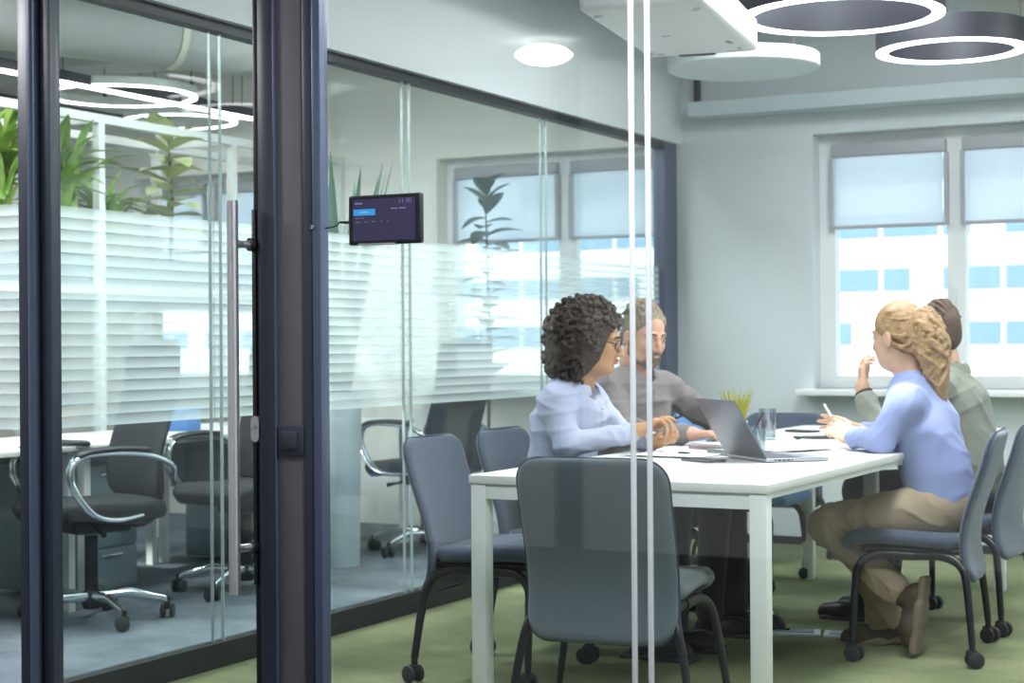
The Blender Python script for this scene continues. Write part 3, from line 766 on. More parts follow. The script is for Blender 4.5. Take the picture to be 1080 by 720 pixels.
for i, (y0, y1, lab) in enumerate(((4.25, 5.62, 'white office desk behind the left part of the glass door'), (5.64, 7.02, 'white office desk in the middle of the row along the partition'), (7.04, 8.42, 'white office desk nearest the office window'))):
    cx, cy = -5.42, (y0+y1)/2; hl = (y1-y0)/2
    dk = thing('office_desk', lab, 'desk', (cx, cy, 0), 0, 'office desks')
    MB().bounds((-.40, -hl, .692), (.40, hl, .716), bevel=.002).build('desktop', M['desk_top'], dk)
    for y in (-hl+.02, hl-.06):
        for x in (-.37, .33): MB().bounds((x, y, 0), (x+.04, y+.04, .692)).build('leg', M['white_metal'], dk, smooth=False)
    MB().bounds((-.32, -hl+.06, .40), (-.302, hl-.06, .68)).build('modesty_panel', M['cab'], dk, smooth=False)
    pd = thing('drawer_pedestal', ['blue-grey drawer pedestal under the left desk', 'blue-grey drawer pedestal under the middle desk', 'blue-grey drawer pedestal under the desk near the window'][i], 'drawer unit', (cx-.05, y0+.36, 0), 0, 'drawer pedestals')
    MB().bounds((-.25, -.2, .03), (.25, .2, .60), bevel=.004).build('pedestal_body', M['cab'], pd)
    for k in range(3):
        z = .045+k*.185
        f = MB().bounds((.25, -.19, z), (.266, .19, z+.175), bevel=.002).build('drawer', M['cab'], pd)
        MB().box((.275, 0, z+.145), (.018, .14, .012), bevel=.003).build('handle', M['chrome'], f)
# paper tray, box and mug on the desks
bx = thing('desk_box', 'blue box on the office desk next to the dark post', 'box', (-5.42, 6.82, .716), .2)
MB().box((0, 0, .05), (.10, .16, .10), bevel=.004).build('box_body', pbr('blue card', (.06, .18, .42), .6), bx)
MB().box((0, 0, .104), (.106, .166, .012), bevel=.003).build('lid', pbr('blue lid', (.08, .24, .5), .6), bx)
mg = thing('mug', 'pale mug on the office desk behind the empty navy chair', 'mug', (-5.35, 7.30, .716))
MB().lathe([(0, 0), (.038, 0), (.041, .092), (.037, .092), (.034, .01), (0, .01)], n=24).build('mug_body', M['white_plastic'], mg)
MB().tube(catmull([(.038, 0, .075), (.062, 0, .07), (.066, 0, .045), (.038, 0, .02)], 5), .005, n=8).build('handle', M['white_plastic'], mg)

# white rack with plant troughs
rk = thing('plant_rack', 'tall white frame rack carrying leafy plants in the open office', 'plant rack', (-6.30, 7.45, 0))
def rb(lo, hi, n='rail'): return MB().bounds(lo, hi).build(n, M['white_metal'], rk, smooth=False)
for y in (-1.75, -.60, .55, 1.70):
    for x in (-.30, .26): rb((x, y, 0), (x+.045, y+.045, 2.322), 'post')
for x in (-.299, .259):
    for z in (1.42, 2.32): rb((x, -1.751, z), (x+.047, 1.746, z+.045))
for y in (-1.75, -.60, .55, 1.70):
    for z in (1.42, 2.32): rb((-.255, y+.001, z+.001), (.26, y+.044, z+.044), 'cross_rail')
for y0, y1 in ((-1.70, -.60), (-.555, .55), (.595, 1.70)):
    tr = MB().bounds((-.25, y0, 1.36), (.25, y1, 1.62), bevel=.004).build('trough', M['cab'], rk)
    MB().bounds((-.23, y0+.02, 1.60), (.24, y1-.02, 1.625)).build('soil', M['soil'], tr, smooth=False)

def blade(mb, base, az, length, droop, width, rise=1.0, n=7):
    """arching strap leaf"""
    d = Vector((math.cos(az), math.sin(az), 0)); side = Vector((-math.sin(az), math.cos(az), 0))
    rowsA, rowsB = [], []
    for i in range(n+1):
        t = i/n
        p = Vector(base)+d*(length*(.15*t+.65*t*t*droop))+Vector((0, 0, length*(rise*t-droop*.75*t*t)))
        w = width*max(.06, math.sin(PI*min(1, .12+.88*t))**.7) if i < n else width*.04
        up = Vector((0, 0, .0012))
        rowsA.append([p-side*w/2+Vector((0, 0, w*.25)), p, p+side*w/2+Vector((0, 0, w*.25))])
        rowsB.append([q-up for q in rowsA[-1]])
    mb.grid(rowsA); mb.grid(rowsB)
def strap_plant(label, x, y, z, n, lo, hi, mat, width=.045, group='strap-leaved plants on the white rack', stem=.25):
    t = thing('strap_leaf_plant', label, 'plant', (x, y, z), rng.uniform(0, 6), group)
    s = MB()
    for k in range(3): s.tube([(rng.uniform(-.03, .03), rng.uniform(-.03, .03), -.02), (rng.uniform(-.05, .05), rng.uniform(-.05, .05), stem+.06*k)], .012, n=7)
    s.build('stem', pbr('cane stem', (.20, .17, .07), .7), t)
    mb = MB()
    for k in range(n):
        blade(mb, (rng.uniform(-.06, .06), rng.uniform(-.06, .06), rng.uniform(.3, 1)*stem), rng.uniform(0, 2*PI), rng.uniform(lo, hi), rng.uniform(.35, 1.0), width*rng.uniform(.7, 1.2), rng.uniform(.7, 1.15))
    mb.build('foliage', mat, t, angle=70); return t
strap_plant('bushy green strap-leaved plant left of the dark mullion', -6.18, 6.30, 1.62, 50, .40, .75, M['leaf'], .055, stem=.5)
strap_plant('bright green strap-leaved plant just right of the dark mullion, on the rack', -6.15, 6.74, 1.62, 44, .38, .72, M['leaf'], .05, stem=.45)
strap_plant('arching green plant on the rack between the mullion and the pale plant', -6.15, 7.08, 1.62, 34, .30, .52, M['leaf'], .045, stem=.22)
def oval_leaf(mb, base, d, length, width, bend=.25, n=7):
    d = Vector(d).normalized(); side = d.cross(Vector((0, 0, 1))).normalized(); nrm = side.cross(d).normalized()
    A, B = [], []
    for i in range(n+1):
        t = i/n; w = width*math.sin(PI*(.04+.94*t))**.8
        p = Vector(base)+d*length*t-nrm*bend*length*t*t
        A.append([p-side*w/2+nrm*w*.12, p, p+side*w/2+nrm*w*.12]); B.append([q-nrm*.0015 for q in A[-1]])
    mb.grid(A); mb.grid(B)
def rubber_plant(name, label, x, y, z, h, n, L, mat, group=None, pot=None):
    t = thing(name, label, 'plant', (x, y, z), 0, group)
    MB().tube([(0, 0, -.05), (.01, .01, h*.5), (-.01, 0, h)], [.012, .009, .004], n=8).build('stem', pbr('brown stem', (.12, .09, .05), .7), t)
    mb = MB()
    for k in range(n):
        f = .25+.75*(k+1)/n; az = k*2.4+rng.uniform(-.3, .3); el = rng.uniform(.0, .6)+.7*(f > .9)
        oval_leaf(mb, (0, 0, h*f), (math.cos(az), math.sin(az), el), L*rng.uniform(.75, 1.1), L*.55, rng.uniform(.05, .4))
    mb.build('foliage', mat, t, angle=70)
    if pot:
        MB().lathe([(0, -pot), (.13, -pot), (.17, -.02), (.155, -.02), (.145, -.06), (0, -.06)], n=28).build('pot', M['white_plastic'], t)
        MB().lathe([(0, -.045), (.147, -.045), (.147, -.06), (0, -.06)], n=24).build('soil', M['soil'], t)
    return t
rubber_plant('rubber_plant', 'pale variegated broad-leaved plant on the white rack left of the pull handle', -6.12, 7.58, 1.62, .72, 26, .26, M['leaf_pale'])
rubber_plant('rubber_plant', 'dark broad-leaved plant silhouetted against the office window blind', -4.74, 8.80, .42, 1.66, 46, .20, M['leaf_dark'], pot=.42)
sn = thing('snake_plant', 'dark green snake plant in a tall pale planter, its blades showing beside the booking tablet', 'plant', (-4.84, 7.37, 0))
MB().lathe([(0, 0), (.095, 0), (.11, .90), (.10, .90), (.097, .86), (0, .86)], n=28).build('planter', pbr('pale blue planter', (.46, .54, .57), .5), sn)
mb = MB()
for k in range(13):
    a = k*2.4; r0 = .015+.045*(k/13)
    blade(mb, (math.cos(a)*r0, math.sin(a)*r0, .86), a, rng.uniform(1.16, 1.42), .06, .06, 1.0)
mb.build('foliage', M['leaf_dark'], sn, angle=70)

# office ring lamps and line lamps
wb = M['white_metal']
ring_lamp('large white ring lamp above the plants in the open office', (-6.45, 7.55, 2.58), .44, .045, .05, 'office ring lamps', CZ-2.58, wb)
ring_lamp('smaller white ring lamp nearer the office window', (-6.85, 8.60, 2.58), .36, .04, .05, 'office ring lamps', CZ-2.58, wb)
def line_lamp(label, x, y0, y1, z):
    t = thing('line_lamp', label, 'line lamp', (x, (y0+y1)/2, z), 0, 'office line lamps'); h = (y1-y0)/2
    MB().bounds((-.03, -h, .006), (.03, h, .06)).build('lamp_body', M['lamp_dark'], t, smooth=False)
    MB().bounds((-.027, -h+.01, -.006), (.027, h-.01, .006)).build('diffuser', M['lamp_white'], t, smooth=False)
    for y in (-h+.2, h-.2): MB().tube([(0, y, .06), (0, y, CZ-z)], .003, n=6).build('suspension_cord', M['black_metal'], t)
line_lamp('straight glowing line lamp crossing the large ring lamp', -6.33, 4.3, 8.75, 2.57)
line_lamp('straight glowing line lamp behind the ring lamps', -7.22, 4.8, 9.0, 2.57)
dk = thing('ventilation_duct', 'large grey round ventilation duct under the office ceiling', 'duct', (-6.0, 6.6, 2.845))
MB().tube([(-.75, -1.4, .0), (.35, 1.2, .0)], .19, n=24).build('duct_body', pbr('grey duct', (.30, .31, .30), .6), dk)
f = MB()
for t_ in (.2, .5, .8):
    p = Vector((-.75, -1.4, 0)).lerp(Vector((.35, 1.2, 0)), t_); dv = Vector((1.1, 2.6, 0)).normalized()*.02
    f.tube([p-dv, p+dv], .2, n=24)
f.build('duct_flange', M['duct'], dk)
bmz = thing('ceiling_beam', 'pale concrete beam under the office ceiling', 'beam', (-6.2, 7.9, 2.93))
MB().box((0, 0, 0), (4.8, .35, .24), bevel=.01).build('beam_body', M['ceiling'], bmz)
# ------------------------------------------------------------------ people: smooth bodies from blended distance fields
class Field:
    def __init__(s, lo, hi, h):
        s.lo = np.array(lo, np.float32); s.h = h
        s.n = np.maximum(((np.array(hi)-np.array(lo))/h).astype(int)+2, 4)
        s.ax = [s.lo[i]+h*np.arange(s.n[i], dtype=np.float32) for i in range(3)]
        s.v = np.full(s.n, .09, np.float32)
    def _win(s, lo, hi):
        a = np.clip(np.floor((np.array(lo)-s.lo)/s.h).astype(int), 0, s.n-1); b = np.clip(np.ceil((np.array(hi)-s.lo)/s.h).astype(int)+1, 1, s.n)
        if np.any(b <= a): return None
        sl = tuple(slice(int(i), int(j)) for i, j in zip(a, b))
        return sl, s.ax[0][sl[0]][:, None, None], s.ax[1][sl[1]][None, :, None], s.ax[2][sl[2]][None, None, :]
    def _comb(s, sl, d, k, op):
        v = s.v[sl]
        if op == 'add':
            h = np.maximum(k-np.abs(v-d), 0)/max(k, 1e-6); s.v[sl] = np.minimum(v, d)-h*h*k*.25
        else:
            h = np.maximum(k-np.abs(v+d), 0)/max(k, 1e-6); s.v[sl] = np.maximum(v, -d)+h*h*k*.25
    def cap(s, a, b, ra, rb=None, k=.02, op='add'):
        rb = ra if rb is None else rb; a = np.array(a, float); b = np.array(b, float); m = max(ra, rb)+k+.012
        w = s._win(np.minimum(a, b)-m, np.maximum(a, b)+m)
        if w is None: return s
        sl, X, Y, Z = w; ba = b-a; L = float(ba@ba)+1e-12
        px, py, pz = X-a[0], Y-a[1], Z-a[2]
        t = np.clip((px*ba[0]+py*ba[1]+pz*ba[2])/L, 0, 1)
        d = np.sqrt((px-t*ba[0])**2+(py-t*ba[1])**2+(pz-t*ba[2])**2)-(ra+(rb-ra)*t)
        s._comb(sl, d, k, op); return s
    def chain(s, pts, rad, k=.02, op='add'):
        for i in range(len(pts)-1): s.cap(pts[i], pts[i+1], rad[i], rad[i+1], k, op)
        return s
    def ell(s, c, r, Rm=None, k=.02, op='add'):
        """ellipsoid; Rm rows are its axes"""
        c = np.array(c, float); r = np.array(r, float); m = r.max()+k+.012
        w = s._win(c-m, c+m)
        if w is None: return s
        sl, X, Y, Z = w; px, py, pz = X-c[0], Y-c[1], Z-c[2]
        if Rm is None: q = (px, py, pz)
        else: q = tuple(px*Rm[i][0]+py*Rm[i][1]+pz*Rm[i][2] for i in range(3))
        k0 = np.sqrt((q[0]/r[0])**2+(q[1]/r[1])**2+(q[2]/r[2])**2)+1e-9
        k1 = np.sqrt((q[0]/r[0]**2)**2+(q[1]/r[1]**2)**2+(q[2]/r[2]**2)**2)+1e-9
        s._comb(sl, (k0*(k0-1)/k1).astype(np.float32), k, op); return s
    def box(s, c, half, rnd, Rm=None, k=.02, op='add'):
        c = np.array(c, float); half = np.array(half, float); m = np.linalg.norm(half)+k+.012
        w = s._win(c-m, c+m)
        if w is None: return s
        sl, X, Y, Z = w; px, py, pz = X-c[0], Y-c[1], Z-c[2]
        if Rm is None: q = (px+0*py+0*pz, py+0*px+0*pz, pz+0*px+0*py)
        else: q = tuple(px*Rm[i][0]+py*Rm[i][1]+pz*Rm[i][2] for i in range(3))
        e = [np.abs(q[i])-(half[i]-rnd) for i in range(3)]
        d = np.sqrt(sum(np.maximum(x, 0)**2 for x in e))+np.minimum(np.maximum(np.maximum(e[0], e[1]), e[2]), 0)-rnd
        s._comb(sl, d, k, op); return s
    def wrinkle(s, amp, fr, seed=0, axis=(0, 0, 1)):
        """soft cloth folds: long rounded ridges running across the given axis, coming and going"""
        r_ = np.random.RandomState(seed); X, Y, Z = s.ax[0][:, None, None], s.ax[1][None, :, None], s.ax[2][None, None, :]
        tot = 0
        for i in range(4):
            f = unit(np.array(axis, float)+r_.normal(size=3)*.55)*fr*(.75+.3*i); g = r_.normal(size=3)*9; q = r_.normal(size=3)*11; p = r_.uniform(0, 6.28, 3)
            warp = 1.3*np.sin(X*g[0]+Y*g[1]+Z*g[2]+p[0])
            mask = np.clip(.5+.8*np.sin(X*q[0]+Y*q[1]+Z*q[2]+p[1]), 0, 1)
            tot = tot+mask*(1-np.abs(np.sin(.5*(X*f[0]+Y*f[1]+Z*f[2])+warp+p[2])))**2/(1+.25*i)
        s.v -= (amp*(tot-.45)).astype(np.float32)*.75; return s
    def halfspace(s, p, n):
        """keep only the side where (x-p).n < 0"""
        p = np.array(p, float); n = np.array(n, float); n /= np.linalg.norm(n)
        X, Y, Z = s.ax[0][:, None, None], s.ax[1][None, :, None], s.ax[2][None, None, :]
        s.v = np.maximum(s.v, ((X-p[0])*n[0]+(Y-p[1])*n[1]+(Z-p[2])*n[2]).astype(np.float32)); return s
    def mesh(s, name, mat, parent=None):
        v = s.v; v[0] = v[-1] = .05; v[:, 0] = v[:, -1] = .05; v[:, :, 0] = v[:, :, -1] = .05
        ins = v < 0
        a = ins[:-1, :-1, :-1]; cnt = np.zeros(a.shape, np.uint8)
        offs = [(i, j, k) for i in (0, 1) for j in (0, 1) for k in (0, 1)]
        N = ins.shape
        for i, j, k in offs: cnt += ins[i:N[0]-1+i, j:N[1]-1+j, k:N[2]-1+k]
        act = np.argwhere((cnt > 0) & (cnt < 8))
        idx = np.full(a.shape, -1, np.int32); idx[tuple(act.T)] = np.arange(len(act))
        acc = np.zeros((len(act), 3), np.float32); num = np.zeros((len(act), 1), np.float32)
        val = {o: v[act[:, 0]+o[0], act[:, 1]+o[1], act[:, 2]+o[2]] for o in offs}
        for o in offs:
            for d in range(3):
                if o[d]: continue
                o2 = tuple(o[i]+(1 if i == d else 0) for i in range(3))
                va, vb = val[o], val[o2]; cr = (va < 0) != (vb < 0)
                t = np.where(cr, va/np.where(np.abs(va-vb) < 1e-9, 1e-9, va-vb), 0)
                p = np.zeros((len(act), 3), np.float32)
                for i in range(3): p[:, i] = o[i]
                p[:, d] += t; acc += p*cr[:, None]; num += cr[:, None]
        verts = (act+acc/num)*s.h+s.lo
        faces = []
        for d in range(3):
            sl1 = [slice(None)]*3; sl2 = [slice(None)]*3; sl1[d] = slice(0, -1); sl2[d] = slice(1, None)
            A, B = ins[tuple(sl1)], ins[tuple(sl2)]
            e = np.argwhere(A != B); u, w = (d+1) % 3, (d+2) % 3
            ok = (e[:, u] > 0) & (e[:, w] > 0) & (e[:, u] < N[u]-1) & (e[:, w] < N[w]-1); e = e[ok]
            fl = A[tuple(e.T)]
            q = []
            for du, dw in ((1, 1), (0, 1), (0, 0), (1, 0)):
                c = e.copy(); c[:, u] -= du; c[:, w] -= dw; q.append(idx[tuple(c.T)])
            q = np.stack(q, 1); q[~fl] = q[~fl][:, ::-1]; faces.append(q)
        F = np.concatenate(faces)
        me = bpy.data.meshes.new(name)
        me.vertices.add(len(verts)); me.vertices.foreach_set('co', verts.astype(np.float32).ravel())
        me.loops.add(len(F)*4); me.loops.foreach_set('vertex_index', F.astype(np.int32).ravel())
        me.polygons.add(len(F)); me.polygons.foreach_set('loop_start', np.arange(0, len(F)*4, 4, dtype=np.int32))
        me.polygons.foreach_set('use_smooth', np.ones(len(F), bool))
        me.update(calc_edges=True); me.materials.append(mat)
        o = bpy.data.objects.new(name, me); COL.objects.link(o)
        if parent is not None: o.parent = parent
        return o
V = lambda *a: np.array(a, float)
def unit(v): v = np.array(v, float); return v/np.linalg.norm(v)
def frame(f, up=(0, 0, 1)):
    f = unit(f); s = unit(np.cross(up, f)); u = np.cross(f, s); return f, s, u    # forward, left, up

def head(F, c, f, up, woman=False, ear=True):
    f, s, u = frame(f, up); A = [f, s, u]
    P = lambda x, y, z: c+f*x+s*y+u*z
    F.ell(P(-.012, 0, .035), (.095, .075, .088), A, .01)
    F.ell(P(.030, 0, -.030), (.064, .060, .085), A, .03)
    F.ell(P(.052, 0, -.092), (.034, .033 if woman else .040, .024), A, .035)
    for q in (-1, 1):
        F.ell(P(.020, q*.040, -.072), (.042, .022, .030), A, .03)                # jaw corner
        F.ell(P(.062, q*.036, -.028), (.022, .020, .020), A, .025)               # cheek
        F.ell(P(.090, q*.031, .004), (.013, .016, .011), A, .012, 'sub')         # eye socket
        F.ell(P(.080, q*.031, .003), (.0115, .0125, .0105), A, .004)              # eyeball under the lid
        F.cap(P(.086, q*.014, .024), P(.076, q*.046, .024), .009, .007, .012)    # brow ridge
        if ear:
            F.ell(P(-.008, q*.076, -.010), (.022, .009, .032), [unit(f-s*q*.35), unit(s*q+f*.35)*q, u], .008)
            F.ell(P(-.002, q*.084, -.008), (.010, .006, .016), A, .004, 'sub')
    F.chain([P(.092, 0, .014), P(.104, 0, -.014), P(.113, 0, -.034)], [.0075, .0085, .0100], .012)
    for q in (-1, 1): F.ell(P(.102, q*.011, -.037), (.011, .008, .007), A, .008)
    F.ell(P(.094, 0, -.056), (.010, .022, .006), A, .006)                        # upper lip
    F.ell(P(.092, 0, -.067), (.010, .019, .007), A, .006)                        # lower lip
    F.ell(P(.104, 0, -.0615), (.008, .022, .0018), A, .003, 'sub')
    F.ell(P(.088, 0, -.0785), (.008, .016, .005), A, .008, 'sub')
    return P, A

def face_parts(body, P, A, eye_col, brow_col, lip_col):
    Rm = Matrix([list(A[0]), list(A[1]), list(A[2])]).transposed().to_4x4()
    for q in (-1, 1):
        e = MB(); e.sphere(P(.0845, q*.031, .003), (.0085, .0125, .0052), Rm, 14, 10); ey = e.build('eye', pbr('eye white', (.62, .60, .58), .3), body)
        e = MB(); e.sphere(P(.0905, q*.031, .003), (.0034, .0052, .0050), Rm, 12, 8); e.build('iris', pbr('iris', eye_col, .2), ey)
        b = MB(); b.tube([P(.0965, q*.012, .0265), P(.0955, q*.028, .031), P(.085, q*.048, .027)], [.0030, .0036, .0018], n=7); b.build('eyebrow', pbr('brow', brow_col, .9), body)
    l = MB(); l.sphere(P(.0975, 0, -.0565), (.0075, .0215, .0045), Rm, 14, 8); l.sphere(P(.0955, 0, -.0665), (.0080, .0185, .0055), Rm, 14, 8)
    l.build('lips', pbr('lips', lip_col, .5), body)

def hand(F, w, d, n, lat, curl=(.5, .55, .6, .65), thumb=(.75, .5, .45), spread=.12, sc=1.0, curl2=1.0, nails=None):
    """palm and five fingers: w wrist, d towards the fingers, n palm side (fingers curl towards it), lat thumb side"""
    d = unit(d); n = unit(np.array(n)-d*np.dot(n, d)); l = unit(np.cross(n, d))
    if np.dot(l, lat) < 0: l = -l
    Rm = [d, l, n]
    F.box(w+d*.050*sc, (.047*sc, .038*sc, .0125*sc), .011*sc, Rm, .014)
    F.cap(w-d*.02, w+d*.02*sc, .026*sc, .027*sc, .02)
    F.ell(w+d*.035*sc+l*.026*sc+n*.008*sc, (.032*sc, .015*sc, .013*sc), Rm, .014)
    tips = []
    Ls = (.070, .078, .073, .058); ys = (.029, .0098, -.0095, -.0275)
    for i in range(4):
        dirv = unit(d+l*spread*(ys[i]/.03)*(1 if i < 3 else 1.2)); p = w+d*(.094-.004*abs(i-1))*sc+l*ys[i]*sc
        ang = curl[i]*.55; r0 = .0088*sc*(1 if i < 3 else .86)
        pts = [p-dirv*.02*sc, p]
        for sgm, fr_ in enumerate((.46, .30, .24)):
            dd = dirv*math.cos(ang)+n*math.sin(ang); p = p+dd*Ls[i]*fr_*sc; pts.append(p); ang += curl[i]*(.95 if sgm == 0 else .7)*curl2
        F.chain(pts, [r0, r0, r0*.93, r0*.86, r0*.72], .006); tips.append(p)
    tb = w+d*.026*sc+l*.034*sc+n*.006*sc
    td = unit(d*thumb[0]+l*thumb[1]+n*thumb[2]); td2 = unit(td*.8+d*.45-l*.25)
    pts = [tb-td*.01, tb+td*.042*sc, tb+td*.042*sc+td2*.030*sc, tb+td*.042*sc+td2*.050*sc]
    F.chain(pts, [.0125*sc, .0105*sc, .0095*sc, .0075*sc], .008); tips.append(pts[-1])
    return tips

def skin(name, c, c2): return pbr(name, c, .5, noise=(18, .3, c2), bump=(120, .08, .002))
def cloth(name, c, c2, sc=6): return pbr(name, c, .85, sheen=.15, noise=(sc, .3, c2), bump=(260, .15, .0015))

def arm_skin(F, S): F.chain([S[0], S[1], S[2]], [.040, .036, .024], .02)
def sleeve(F, S, r=(.058, .047, .037), k=.035, cut=.02):
    sh, el, wr = (np.array(q, float) for q in S)
    e2 = wr+unit(el-wr)*cut
    F.cap(sh, el, r[0], r[1], k); F.cap(el, e2, r[1], r[2], .02)
    F.cap(e2+unit(el-wr)*.035, e2, r[2]+.003, r[2]+.004, .006)                   # cuff
def person(name, label, sk): 
    return dict(name=name, label=label, sk=sk)

def torso_skin(F, J):
    F.chain([J['pelvis'], J['waist'], J['chest']], [.10, .095, .10], .05)
    F.chain([J['chest'], J['neck'], J['head_base']], [.08, .050, .047], .04)
    F.cap(J['shR'], J['shL'], .045, .045, .04)
def shirt_torso(F, J, w=(.145, .125, .155, .15), depth=(.105, .10, .115, .10), fwd=(1, 0, 0)):
    """stacked rounded sections from hips to shoulders"""
    f, s, u = frame(fwd)
    P = [J['pelvis'], J['waist'], J['chest'], (np.array(J['shR'])+np.array(J['shL']))/2]
    for i in range(3):
        a, b = np.array(P[i], float), np.array(P[i+1], float); ax = unit(b-a); fl = unit(np.cross(s, ax)); L = np.linalg.norm(b-a)
        n = 5
        for q in range(n):
            t = q/(n-1); c = a+(b-a)*t; ww = w[i]+(w[i+1]-w[i])*t; dd = depth[i]+(depth[i+1]-depth[i])*t
            F.ell(c, (dd, ww, L*.42+.03), [fl if np.dot(fl, f) > 0 else -fl, s, ax], .045)
    F.chain([J['shR'], (np.array(J['shR'])+np.array(J['shL']))/2+u*.018, J['shL']], [.052, .062, .052], .05)
    F.chain([J['shR'], J['neck']], [.045, .055], .05); F.chain([J['shL'], J['neck']], [.045, .055], .05)
def collar(name, mat, parent, c, f, up, r=(.062, .066), h=.042, open_=.55, th=.005):
    """standing, folded shirt collar, open at the throat"""
    f, s, u = frame(f, up); rows = []
    N = 30; prof = [(0, 0), (.002, h), (.010, h+.006), (.018, h-.004), (.026, .004)]
    A, B = [], []
    for i in range(N+1):
        a = open_+(2*PI-2*open_)*i/N; dr = f*math.cos(a)*r[0]+s*math.sin(a)*r[1]; rd = unit(dr)
        drop = -.022*max(0, math.cos(a))
        A.append([c+dr+rd*x+u*(z+drop) for x, z in prof]); B.append([c+dr+rd*(x+th)+u*(z+drop) for x, z in prof])
    mb = MB(); mb.grid(A); mb.grid(B)
    for row in (0, -1):
        mb.grid([A[row], B[row]])
    return mb.build(name, mat, parent, angle=70)
def legs_skin(F, J):
    for q in 'RL': F.chain([J['hip'+q], J['knee'+q], J['ank'+q]], [.062, .044, .030], .03)
def trousers(F, J, r=(.088, .066, .050), k=.03):
    F.cap(J['pelvis']+V(0, -.05, 0), J['pelvis']+V(0, .05, 0), .108, .108, .04)
    F.cap(J['pelvis'], J['waist']*.35+J['pelvis']*.65, .11, .10, .05)
    for q in 'RL':
        F.cap(J['hip'+q], J['knee'+q], r[0], r[1], .045); F.cap(J['knee'+q], J['ank'+q], r[1]*.93, r[2], .03)
def shoe(parent, ank, toe_dir, mat, sole_mat, L=.27, down=(0, 0, -1)):
    """low shoe: upper and sole, ank the ankle joint, toe_dir along the foot, down towards the sole"""
    d, dn = unit(toe_dir), unit(down); dn = unit(dn-d*np.dot(dn, d)); s = np.cross(d, dn)
    heel = ank+dn*.065-d*.05
    F = Field(heel-.36, heel+.36, .007)
    F.cap(heel+d*.025, heel+d*.15, .038, .045, .03).cap(heel+d*.15, heel+d*(L-.055), .045, .038, .03)
    F.cap(ank+dn*.01, heel+d*.04, .036, .038, .02)
    F.halfspace(heel+dn*.018, dn)
    o = F.mesh('shoe', mat, parent)
    F = Field(heel-.36, heel+.36, .006)
    F.box(heel+d*.05+dn*.020, (.092, .040, .013), .012, [d, s, dn], .01).box(heel+d*.150+dn*.020, (.095, .049, .013), .012, [d, s, dn], .02)
    F.mesh('sole', sole_mat, o); return o
# ================================================================== the four people
def catmull_np(pts): return [np.array(p, float) for p in catmull(pts, 4)]
SK1, SK2 = skin('warm tan skin', (.50, .26, .125), (.55, .30, .15)), skin('fair skin', (.56, .30, .20), (.62, .35, .25))
SK3 = skin('light skin', (.62, .36, .24), (.68, .42, .30))

